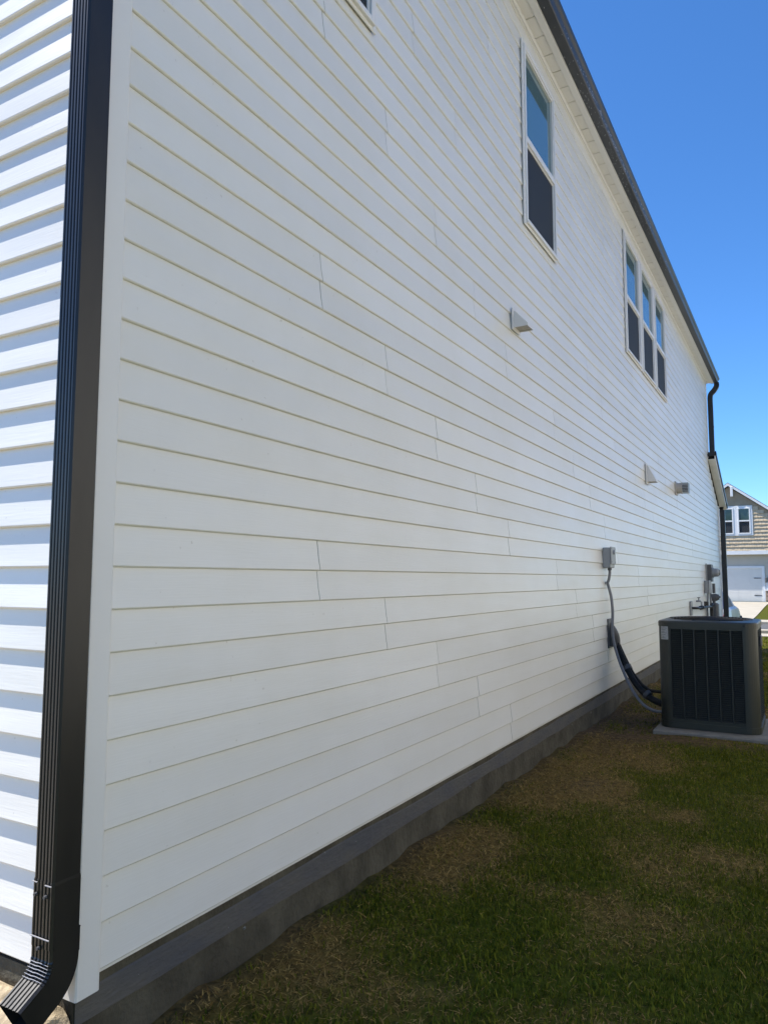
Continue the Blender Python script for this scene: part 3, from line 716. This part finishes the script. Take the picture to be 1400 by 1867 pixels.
# top cap with a round fan opening
mb = MB(); r_out = rrect(AX0-.006, AX1+.006, AY0-.006, AY1+.006, CR+.01, 7); nO = len(r_out); cx, cy = (AX0+AX1)/2, (AY0+AY1)/2
angs = [math.atan2(q[1]-cy, q[0]-cx) for q in r_out]
circ = lambda R, z: [(cx+R*math.cos(a), cy+R*math.sin(a), z) for a in angs]
sh = lambda pl, s: [(cx+(q[0]-cx)*s, cy+(q[1]-cy)*s) for q in pl]
rings = [[(*q, AZ1-.052) for q in r_out], [(*q, AZ1-.014) for q in r_out], [(*q, AZ1-.003) for q in sh(r_out, .985)], [(*q, AZ1) for q in sh(r_out, .96)], circ(.385, AZ1+.006), circ(.36, AZ1+.006), circ(.345, AZ1-.03)]
for r in rings: mb.v += r
for i in range(len(rings)-1):
    for k in range(nO): mb.f.append((i*nO+k, i*nO+(k+1) % nO, (i+1)*nO+(k+1) % nO, (i+1)*nO+k))
fixn(mb.build('top_cap', m_ac, ac))
mb = MB()
for R in np.linspace(.06, .36, 11):
    mb.tube([(cx+R*math.cos(2*math.pi*k/40), cy+R*math.sin(2*math.pi*k/40), AZ1+.012+.012*(1-(R/.36)**2)) for k in range(41)], .0028, 5, caps=False)
for k in range(10):
    a = 2*math.pi*k/10; mb.tube([(cx+R*math.cos(a), cy+R*math.sin(a), AZ1+.008+.012*(1-(R/.36)**2)) for R in (.03, .12, .2, .28, .36)], .0032, 5)
mb.build('fan_guard', m_iron, ac)
mb = MB(); mb.tube([(cx, cy, AZ1-.05), (cx, cy, AZ1+.02)], .075, 18); mb.build('fan_motor', m_iron, ac)
for k in range(3):
    mb = MB(); a = 2*math.pi*k/3; V = []
    for R in (.07, .2, .33):
        for s_ in (-.4, .4): aa = a+s_*(.5+R); V.append((cx+R*math.cos(aa), cy+R*math.sin(aa), AZ1-.09+.05*s_))
    mb.add(V, [(0, 1, 3, 2), (2, 3, 5, 4)]); mb.build('fan_blade', m_iron, ac)
# rating label, curved round the corner post, with a few print lines
def lab(a0, a1, z0, z1, mt, e, name, parent):
    cx_, cy_ = AX0+CR, AY0+CR; V = []; F = []
    for k in range(7):
        a = math.radians(a0+(a1-a0)*k/6)
        for z in (z0, z1): V.append((cx_+(CR+e)*math.cos(a), cy_+(CR+e)*math.sin(a), z))
    for k in range(6): F.append((2*k, 2*k+2, 2*k+3, 2*k+1))
    return obj(name, V, F, mt, parent)
lb = lab(222, 262, .555, .675, m_label, .001, 'rating_label', ac)
for i, z in enumerate((.66, .648, .63, .618, .60, .585, .572)):
    lab(226, 258-(i*7) % 19, z-.003, z, m_dgrey, .0016, 'printed_line', lb)
mb = MB(); mb.tube([(AX1-.10, AY0-.006, AZ1-.03), (AX1-.10, AY0-.012, AZ1-.03)], .010, 10); mb.build('cap_screw', m_iron, ac)
MB().box(AX1+.002, AX1+.022, AY0+.30, AY0+.40, .50, .60, .008).build('name_plate', m_dgrey, ac)
# pad
pad = thing('equipment_pad', (1.0, 6.25, -.3), 'pale concrete pad under the air conditioner', 'concrete pad')
MB().box(.535, 1.475, 5.68, 6.78, -.36, -.240, .012).build('slab', m_pad, pad)
pd2 = obj('concrete_block', MB().box(1.46, 1.95, 5.55, 6.0, -.36, -.268, .015).v, MB().box(1.46, 1.95, 5.55, 6.0, -.36, -.268, .015).f, m_pad)
pd2['label'] = 'low pale concrete slab at the right edge, touching the air conditioner pad'; pd2['category'] = 'concrete slab'

# ------------------------------------------------------------------ meters at the far end
em = thing('electric_meter', (.1, 15.4, 1.05), 'tall dark grey electric meter cabinet with round glass meter near the far corner', 'electric meter')
MB().box(-.002, .105, 15.42, 15.72, 1.06, 1.42, .006).build('cabinet', m_dgrey, em)
MB().box(.002, .02, 15.36, 15.41, 1.02, 1.44, .004).build('conduit_channel', m_grey, em)
mb = MB(); mb.tube([(.105, 15.57, 1.25), (.13, 15.57, 1.25), (.132, 15.57, 1.25), (.21, 15.57, 1.25), (.235, 15.57, 1.25)], [.105, .105, .088, .085, .070], 20); mb.build('meter_ring', m_grey, em)
mb = MB(); mb.tube([(.232, 15.57, 1.25), (.252, 15.57, 1.25)], [.066, .050], 18); mb.build('meter_glass', m_glassd, em)
MB().box(.085, .1055, 15.425, 15.56, 1.355, 1.405).build('white_sticker', m_label, em)
mb = MB(); mb.tube([(.05, 15.60, 1.065), (.05, 15.60, -.34)], .026, 12); mb.build('riser_conduit', m_grey, em)
tb = thing('telecom_box', (.06, 15.1, .8), 'grey plastic utility box mounted below and left of the electric meter', 'utility box')
MB().box(-.002, .085, 14.98, 15.20, .825, 1.08, .010).build('enclosure', m_grey, tb)
MB().box(.085, .100, 14.97, 15.21, .83, 1.09, .008).build('lid', m_grey, tb)
mb = MB(); mb.tube(spline([(.05, 15.05, .83), (.045, 15.04, .7), (.03, 15.06, .5), (.03, 15.05, .1), (.03, 15.05, -.3)], 6), .010, 8); mb.tube(spline([(.06, 15.14, .83), (.05, 15.16, .72), (.035, 15.15, .5), (.04, 15.17, 0), (.03, 15.15, -.3)], 6), .008, 8); mb.build('cable', m_conduit, tb)
gm = thing('gas_meter', (.15, 15.5, -.3), 'grey gas meter with regulator and dark pipework just above the air conditioner', 'gas meter')
mb = MB(); mb.tube(spline([(.02, 12.75, .60), (.10, 12.78, .60), (.12, 13.0, .595), (.12, 14.0, .575), (.12, 14.75, .565), (.12, 14.95, .55)], 5), .022, 10)
mb.tube(spline([(.12, 14.92, .555), (.12, 15.02, .53), (.12, 15.06, .45), (.12, 15.06, .25), (.12, 15.06, -.32)], 5), .028, 10)
mb.tube(spline([(.12, 15.0, .56), (.12, 15.10, .60), (.13, 15.20, .595), (.135, 15.28, .56), (.135, 15.30, .50)], 5), .024, 10); mb.build('gas_pipe', m_iron, gm)
MB().box(-.002, .03, 12.68, 12.86, .47, .72, .006).build('wall_plate', m_grey, gm)
MB().box(.06, .22, 15.22, 15.50, .30, .62, .03).build('meter_body', m_dgrey, gm)
mb = MB(); mb.tube([(.14, 15.33, .62), (.14, 15.33, .66), (.14, 15.33, .67), (.14, 15.33, .70)], [.03, .03, .045, .045], 14); mb.tube([(.10, 15.36, .72), (.18, 15.36, .74), (.235, 15.36, .745)], [.085, .075, .05], 18); mb.tube([(.235, 15.36, .745), (.262, 15.36, .745)], [.024, .02], 10); mb.build('regulator', m_dgrey, gm)
mb = MB(); mb.tube([(.14, 15.36, .82), (.14, 15.36, 1.02)], .03, 12); mb.build('riser', m_dgrey, gm)
mb = MB()
for yy in (13.2, 13.42): MB().tube([(.12, yy-.03, .592), (.12, yy+.03, .591)], .038, 8).build('union_nut', m_iron, gm)
MB().tube([(.12, 13.9, .60), (.12, 13.9, .69)], .018, 8).build('test_port', m_iron, gm); mb.tube([(.12, 14.25, .60), (.12, 14.25, .67)], .03, 8); mb.box(.10, .14, 14.15, 14.35, .660, .68, .003); mb.build('valve', m_iron, gm)
sp = thing('hose_tap', (.03, 13.8, .6), 'small pale tap and pipe stub on the wall above the gas pipe', 'tap')
mb = MB(); mb.tube([(-.002, 13.62, .70), (.07, 13.62, .70), (.09, 13.62, .68), (.09, 13.62, .62)], [.018, .018, .016, .014], 10); mb.build('spout', m_grey, sp)
mb = MB(); mb.tube([(.045, 13.62, .715), (.045, 13.62, .76)], .008, 8); mb.tube([(.045, 13.62, .76), (.045, 13.62, .772)], .028, 10); mb.build('handle', m_dgrey, sp)


# ------------------------------------------------------------------ neighbouring house out of view, added to bounce sun onto the shaded wall
NX = 4.9
nh_ = thing('added_neighbour_house', (NX, 8, -.3), 'unseen pale cream lap sided house, added to bounce sun onto the white wall', 'house')
m_cream = siding_mat('cream_siding', (.80, .765, .69), 'y')
MB().box(NX+.02, NX+9, -1.0, 17.5, 0, 5.7).build('wall', m_cream, nh_)
MB().box(NX+.03, NX+8.9, -.98, 17.48, -.9, -.005).build('foundation', m_conc, nh_)
NW = [(1.2, 2.1), (5.4, 6.3), (6.35, 7.25), (12.0, 12.9)]
for k in range(44):
    z = k*C
    segs = [(-1.0, 17.5)]
    if z+C > 3.85 and z < 5.42:
        segs = []; y = -1.0
        for (a, b_) in NW: segs.append((y, a-.05)); y = b_+.05
        segs.append((y, 17.5)); segs = [q for q in segs if q[1]-q[0] > .05]
    for (a, b_) in segs:
        obj('siding_plank', [(NX, a, z), (NX, b_, z), (NX+.015, b_, z+C+.004), (NX+.015, a, z+C+.004), (NX+.019, a, z+.001), (NX+.019, b_, z+.001)], [(0, 3, 2, 1), (4, 0, 1, 5)], m_cream, nh_)
for (a, b_) in NW:
    mb = MB(); x0_, x1_ = NX-.02, NX+.019
    mb.box(x0_, x1_, a-.05, a+.02, 3.85, 5.45); mb.box(x0_, x1_, b_-.02, b_+.05, 3.85, 5.45); mb.box(x0_, x1_, a+.02, b_-.02, 5.38, 5.45); mb.box(x0_, x1_, a+.02, b_-.02, 3.85, 3.92); mb.box(x0_, x1_, a+.02, b_-.02, 4.62, 4.68)
    w = mb.build('window', m_trim, nh_); MB().box(NX+.002, NX+.012, a+.02, b_-.02, 3.92, 5.38).build('pane', m_pane, w)
mb = MB(); mb.prism([(NX-.35, 5.72), (NX+4.5, 8.0), (NX+9.4, 5.72), (NX+9.4, 5.80), (NX+4.5, 8.1), (NX-.35, 5.80)], 'y', -1.3, 17.8); fixn(mb.build('roof', m_roof, nh_))
MB().box(NX-.47, NX-.352, -1.3, 17.8, 5.66, 5.79, .01).build('gutter', m_trim, nh_)

# ------------------------------------------------------------------ house across the street
FY = 50.0
fh = thing('house_across_street', (-1.5, FY, -.3), 'tan shingled house with white garage door across the street', 'house')
def fx(x45): return CAM.x+(x45-CAM.x)*(FY-CAM.y)/(45-CAM.y)
def fz(z45): return CAM.z+(z45-CAM.z)*(FY-CAM.y)/(45-CAM.y)
PK = fx(-1.80); PKZ = fz(6.55); SL = .74
BZ = fz(2.62)      # bottom of upper floor
FX0, FX1 = PK-4.6, PK+4.6
OH = .34           # upper floor overhang over garage door
eavez = PKZ-SL*4.6
MB().box(FX0, FX1+4, FY+OH, FY+10, -.6, BZ+.2).build('wall', m_fwall, fh)
mb = MB(); mb.prism([(FX0, BZ), (FX1, BZ), (FX1, eavez-.1), (PK, PKZ-.16), (FX0, eavez-.1)], 'y', FY+.03, FY+10); fw_ = fixn(mb.build('upper_wall', m_cant, fh))
def rp_(x): return PKZ-SL*abs(x-PK)
# shake courses up to the window head, smooth boards above in the gable
mb = MB(); rowh = .23; z = BZ+.12; r = 0
wx0, wx1, wz0, wz1 = fx(-2.75), fx(-.60), fz(3.58), fz(5.28)
while z < wz1+.15:
    segs = [(FX0+.1, FX1-.1)]
    if z+rowh > wz0 and z < wz1: segs = [(FX0+.1, wx0-.02), (wx1+.02, FX1-.1)]
    for (a, b_) in segs:
        x = a
        while x < b_-1e-3:
            w = min(rnd.uniform(.10, .26), b_-x); d0 = .05+rnd.uniform(-.006, .008); dz = rnd.uniform(-.006, .006)
            if -3.8 < x < 1.6 and z+rowh < rp_(x+w)-.2 and z+rowh < rp_(x)-.2:
                mb.add([(x+.002, FY+.03-d0, z+dz), (x+w-.004, FY+.03-d0, z+dz), (x+w-.004, FY+.026, z+rowh), (x+.002, FY+.026, z+rowh), (x+.002, FY+.03, z+dz), (x+w-.004, FY+.03, z+dz)], [(0, 1, 2, 3), (4, 5, 1, 0)])
            x += w
    z += rowh
mb.build('shake_siding', m_shake, fw_, kind='stuff')
# roof and rake boards
mb = MB(); e = .18
pts = [(PK-5.1, rp_(PK-5.1)), (PK, PKZ), (PK+5.1, rp_(PK+5.1))]
mb.prism([(p[0], p[1]+.0) for p in pts]+[(p[0], p[1]+.10) for p in pts[::-1]], 'y', FY-e+.02, FY+10.3); froof = fixn(mb.build('roof', m_roof, fh))
for s_ in (-1, 1):
    mb = MB(); q = [(PK, PKZ+.06), (PK+s_*5.08, rp_(PK+5.08)+.06), (PK+s_*5.08, rp_(PK+5.08)-.11), (PK, PKZ-.11)]
    mb.prism(q, 'y', FY-e-.012, FY-e+.018); fixn(mb.build('rake_board', m_wtrim, froof))
kx = fx(-1.62); MB().box(kx-.075, kx+.075, FY-e-.03, FY-e+.05, fz(5.82), fz(6.40), .01).build('gable_bracket', m_wtrim, froof)
MB().box(kx-.06, kx+.06, FY-e, FY+.02, fz(5.84), fz(5.98), .01).build('bracket_arm', m_wtrim, froof)
# double window
def far_window(x0, x1):
    mb = MB(); z0, z1 = wz0+.10, wz1-.13; f = .07
    for (a, b_, c, d_) in ((x0, x0+f, z0, z1), (x1-f, x1, z0, z1), (x0+f, x1-f, z1-f, z1), (x0+f, x1-f, z0, z0+f), (x0+f, x1-f, (z0+z1)/2-.04, (z0+z1)/2+.04)): mb.box(a, b_, FY-.05, FY+.03, c, d_, .005)
    w = mb.build('window', m_wtrim, fh)
    MB().box(x0+.05, x1-.05, FY-.015, FY+.0, (z0+z1)/2, z1-.05).build('pane', m_fpane, w)
    MB().box(x0+.05, x1-.05, FY-.008, FY+.004, z0+.05, (z0+z1)/2-.03).build('pane', m_screen, w)
xm = fx(-1.48)
far_window(xm+.12, wx1-.13); far_window(xm-.12-(wx1-.13-xm-.12), xm-.12)
wl_ = xm-(wx1-xm)
mb = MB()
for (a, b_, c, d_) in ((wl_, wl_+.13, wz0, wz1), (wx1-.13, wx1, wz0, wz1), (wl_+.13, wx1-.13, wz1-.15, wz1), (wl_+.13, wx1-.13, wz0, wz0+.10), (xm-.12, xm+.12, wz0+.1, wz1-.15)): mb.box(a, b_, FY-.03, FY+.028, c, d_, .006)
mb.build('window_trim', m_wtrim, fh)
# band board and soffit under the overhang
MB().box(FX0, FX1, FY-.02, FY+.05, BZ-.13, BZ+.12, .01).build('band_board', m_wtrim, fh)
MB().box(FX0, FX1, FY+.05, FY+OH, BZ-.02, BZ-.005).build('overhang_soffit', m_cant, fh)
gx0, gx1, gz0, gz1 = fx(-1.6)-4.0, fx(-.27), fz(-.14), fz(1.72)
GY = FY+OH
mb = MB(); mb.box(gx0-.15, gx0, GY-.05, GY, gz0, gz1+.16, .006); mb.box(gx1, gx1+.15, GY-.05, GY, gz0, gz1+.16, .006); mb.box(gx0, gx1, GY-.05, GY, gz1, gz1+.16, .006); mb.build('garage_frame', m_wtrim, fh)
gd = MB().box(gx0, gx1, GY-.008, GY+.03, gz0, gz1).build('garage_door', m_gdoor, fh)
nh = 4
for i in range(nh):
    for j in range(8):
        a = gx0+(gx1-gx0)*j/8; b_ = gx0+(gx1-gx0)*(j+1)/8; c = gz0+(gz1-gz0)*i/nh; d_ = gz0+(gz1-gz0)*(i+1)/nh
        MB().box(a+.012, b_-.012, GY-.013, GY-.0085, c+.012, d_-.012, .002).build('door_panel', m_gdoor, gd)
for z in (fz(1.18), fz(.22)):
    mb = MB(); mb.prism([(gx1-.50, z), (gx1-.42, z-.03), (gx1-.06, z-.018), (gx1-.06, z+.018), (gx1-.42, z+.03)], 'y', GY-.026, GY-.0135); fixn(mb.build('strap_hinge', m_iron, gd))
# wall lantern
ln = MB(); lx, lz = fx(-.06), fz(.95)
ln.box(lx-.06, lx+.06, GY-.03, GY-.001, lz+.05, lz+.25, .005); ln.tube([(lx, GY-.03, lz+.2), (lx, GY-.13, lz+.23)], .012, 8); lan = ln.build('wall_lantern', m_iron, fh)
mb = MB(); mb.tube([(lx, GY-.13, lz-.02), (lx, GY-.13, lz), (lx, GY-.13, lz+.22), (lx, GY-.13, lz+.26), (lx, GY-.13, lz+.30)], [.05, .065, .085, .095, .02], 6); mb.build('lantern_body', m_dgrey, lan)
# white lap siding and stone skirt right of the door
for i in range(9):
    z = fz(.55)+i*.16-.0
    if z > fz(.95): break
    mb = MB(); mb.add([(gx1+.16, GY-.03, z), (FX1, GY-.03, z), (FX1, GY-.004, z+.16), (gx1+.16, GY-.004, z+.16), (gx1+.16, GY-.002, z), (FX1, GY-.002, z)], [(0, 1, 2, 3), (4, 5, 1, 0)]); mb.build('lap_board', m_wtrim, fh)
mb = MB(); z = fz(-.2)
while z < fz(.46):
    x = gx1+.17; hgt = rnd.uniform(.10, .17)
    while x < FX1-.3:
        w = rnd.uniform(.15, .4); mb.box(x, x+w-.012, GY-.10+rnd.uniform(-.015, .015), GY-.001, z, z+hgt-.012, .012); x += w
    z += hgt
mb.build('stone_skirt', m_stone, fh, kind='stuff')
MB().box(gx1+.16, FX1-.25, GY-.13, GY-.001, fz(.47), fz(.47)+.07, .01).build('stone_cap', m_wtrim, fh)

# ------------------------------------------------------------------ car in the driveway behind the house corner
CY0 = 22.2; CYL = 4.5; CX = -.99; gz_ = float(height(CX, 24))+.03
car = thing('parked_car', (CX, CY0+CYL/2, gz_), 'silver car with blue tinted glass, mostly hidden beyond the far house corner', 'car')
def loft(mb, secs):
    n = len(secs[0]); b0 = len(mb.v)
    for s_ in secs: mb.v += s_
    for i in range(len(secs)-1):
        for k in range(n-1): mb.f.append((b0+i*n+k, b0+i*n+k+1, b0+(i+1)*n+k+1, b0+(i+1)*n+k))
    mb.f.append(tuple(b0+k for k in range(n))[::-1]); mb.f.append(tuple(b0+(len(secs)-1)*n+k for k in range(n)))
mb = MB(); secs = []
for (t, hw, zt) in ((0, .70, .78), (.03, .82, .92), (.10, .89, 1.0), (.3, .91, 1.0), (.62, .91, .98), (.72, .90, .94), (.9, .86, .84), (.97, .78, .74), (1, .66, .62)):
    y = CY0+CYL*t; lo = .24 if .03 < t < .97 else .34
    half = [(-hw*.94, lo), (-hw, lo+.12), (-hw*1.0, .62), (-hw*.965, zt-.07), (-hw*.88, zt), (0, zt+.015)]
    full = half+[(-a, b_) for a, b_ in half[:-1][::-1]]
    secs.append([(CX+a, y, gz_+b_) for a, b_ in full])
loft(mb, secs); body = fixn(mb.build('body', m_silver, car, smooth=False))
mb = MB(); secs = []
for (t, hw0, hw1, zt) in ((.06, .74, .70, 1.02), (.16, .79, .62, 1.36), (.30, .80, .62, 1.45), (.48, .80, .62, 1.44), (.58, .79, .62, 1.34), (.70, .76, .70, 1.0)):
    y = CY0+CYL*t; zb_ = .97
    half = [(-hw0, zb_), (-hw1, zt-.03), (-hw1*.85, zt), (0, zt+.02)]; full = half+[(-a, b_) for a, b_ in half[:-1][::-1]]
    secs.append([(CX+a, y, gz_+b_) for a, b_ in full])
loft(mb, secs); fixn(mb.build('cabin_glass', m_cglass, car))
mb = MB(); mb.v = []; 
secs = [[(CX+a, CY0+CYL*t, gz_+z_) for a, z_ in ((-.58, zt), (0, zt+.03), (.58, zt), (0, zt-.02))] for (t, zt) in ((.17, 1.385), (.30, 1.465), (.48, 1.455), (.57, 1.365))]
loft(mb, secs); fixn(mb.build('roof_panel', m_silver, car))
for sx in (-1, 1):
    for ty in (.19, .81):
        x = CX+sx*.83; y = CY0+CYL*ty
        mb = MB(); mb.tube([(x-.10*sx, y, gz_+.32), (x+.085*sx, y, gz_+.32), (x+.095*sx, y, gz_+.32)], [.32, .32, .29], 24); wv = mb.build('wheel', m_tyre, car)
        mb = MB(); mb.tube([(x+.09*sx, y, gz_+.32), (x+.10*sx, y, gz_+.32)], [.21, .19], 16); mb.build('rim', m_grey, wv)
    MB().box(CX+sx*.70-.10, CX+sx*.70+.10, CY0-.005, CY0+.10, gz_+.66, gz_+.80, .02).build('tail_light', m_red, car)
MB().box(CX-.91, CX+.91, CY0-.06, CY0+.30, gz_+.26, gz_+.62, .06).build('bumper', m_tyre, car)

# ------------------------------------------------------------------ grass
rg = np.random.RandomState(11)
def patch(n, x0, x1, y0, y1): return np.stack([rg.uniform(x0, x1, n), rg.uniform(y0, y1, n)], 1)
P = np.concatenate([patch(62000, -.02, 1.9, .05, 3.2), patch(62000, -.02, 2.1, 3.2, 7.2), patch(34000, 0, 3.0, 7.2, 14), patch(22000, .3, 4.5, 14, 26), patch(16000, 1.9, 4.5, -2.5, 8), patch(9000, -.2, 2.2, -2.2, .05)])
dr = dryness(P[:, 0], P[:, 1]); br = bare(P[:, 0], P[:, 1])
keep = rg.rand(len(P)) > br*1.02*.95
inpad = (P[:, 0] > .52) & (P[:, 0] < 1.49) & (P[:, 1] > 5.64) & (P[:, 1] < 6.8)
inpad |= (P[:, 0] > 1.44) & (P[:, 0] < 1.97) & (P[:, 1] > 5.53) & (P[:, 1] < 6.02)
inpad |= (P[:, 0] < .02) & (P[:, 1] > -.02)
inpad |= (P[:, 0] < .27) & (P[:, 1] > 18.7)
keep &= ~inpad
keep &= ~((P[:, 0] < .4) & (P[:, 1] < .0) & (rg.rand(len(P)) < .9))
P = P[keep]; dr = dr[keep]; n = len(P)
far = np.clip((P[:, 1]-4)/10, 0, 1)
dead = rg.rand(n) < np.clip(.13+dr*1.0, 0, .97)
hgt = rg.uniform(.011, .028, n)*(1+.5*far)*np.where(dead, .8, 1.0)*(.75+.5*fbm(P[:, 0], P[:, 1], 2.5))
wid = rg.uniform(.0013, .0031, n)*(1+2.2*far)
straw = dead & (rg.rand(n) < .10); hgt = np.where(straw, hgt*1.5, hgt); lean = np.where(dead, rg.uniform(.7, 2.2, n), rg.uniform(.15, .9, n))*hgt
az = rg.uniform(0, 2*np.pi, n); fa = rg.uniform(0, 2*np.pi, n)
z0 = height(P[:, 0], P[:, 1])-.002
dx = np.cos(az)*lean; dy = np.sin(az)*lean; wx = np.cos(fa)*wid; wy = np.sin(fa)*wid
hz = hgt*np.where(dead, .55, 1.0)
V = np.zeros((n, 5, 3), np.float32)
V[:, 0] = np.stack([P[:, 0]-wx, P[:, 1]-wy, z0], 1); V[:, 1] = np.stack([P[:, 0]+wx, P[:, 1]+wy, z0], 1)
V[:, 2] = np.stack([P[:, 0]+dx*.35-wx*.8, P[:, 1]+dy*.35-wy*.8, z0+hz*.6], 1); V[:, 3] = np.stack([P[:, 0]+dx*.35+wx*.8, P[:, 1]+dy*.35+wy*.8, z0+hz*.6], 1)
V[:, 4] = np.stack([P[:, 0]+dx, P[:, 1]+dy, z0+hz], 1)
me = bpy.data.meshes.new('lawn_grass'); me.vertices.add(n*5); me.vertices.foreach_set('co', V.ravel())
base = np.arange(n)*5
tri = np.stack([base, base+1, base+3, base, base+3, base+2, base+2, base+3, base+4], 1).reshape(-1)
nt_ = n*3; me.loops.add(nt_*3); me.loops.foreach_set('vertex_index', tri.astype(np.int32))
me.polygons.add(nt_); me.polygons.foreach_set('loop_start', np.arange(nt_, dtype=np.int32)*3); me.update(calc_edges=True)
g1 = np.array([.066, .084, .002]); g2 = np.array([.165, .160, .008]); t1 = np.array([.37, .245, .072]); t2 = np.array([.19, .110, .028])
q = rg.rand(n, 1); colr = np.where(dead[:, None], t1*q+t2*(1-q), g1*q+g2*(1-q))*(.75+.5*rg.rand(n, 1))
ca = me.color_attributes.new('tint', 'FLOAT_COLOR', 'POINT')
ca.data.foreach_set('color', np.repeat(np.concatenate([colr, np.ones((n, 1))], 1), 5, axis=0).astype(np.float32).ravel())
mg = bpy.data.materials.new('grass_blades'); mg.use_nodes = True; N2 = mg.node_tree.nodes; b2 = N2['Principled BSDF']
vc = N2.new('ShaderNodeVertexColor'); vc.layer_name = 'tint'; mg.node_tree.links.new(vc.outputs['Color'], b2.inputs['Base Color']); b2.inputs['Roughness'].default_value = .7; b2.inputs['Specular IOR Level'].default_value = .2
me.materials.append(mg); go = bpy.data.objects.new('lawn_grass', me); COL.objects.link(go)
go['kind'] = 'stuff'; go['label'] = 'short patchy green and straw coloured lawn along the wall'; go['category'] = 'grass'
print('planks', cnt, 'blades', n)
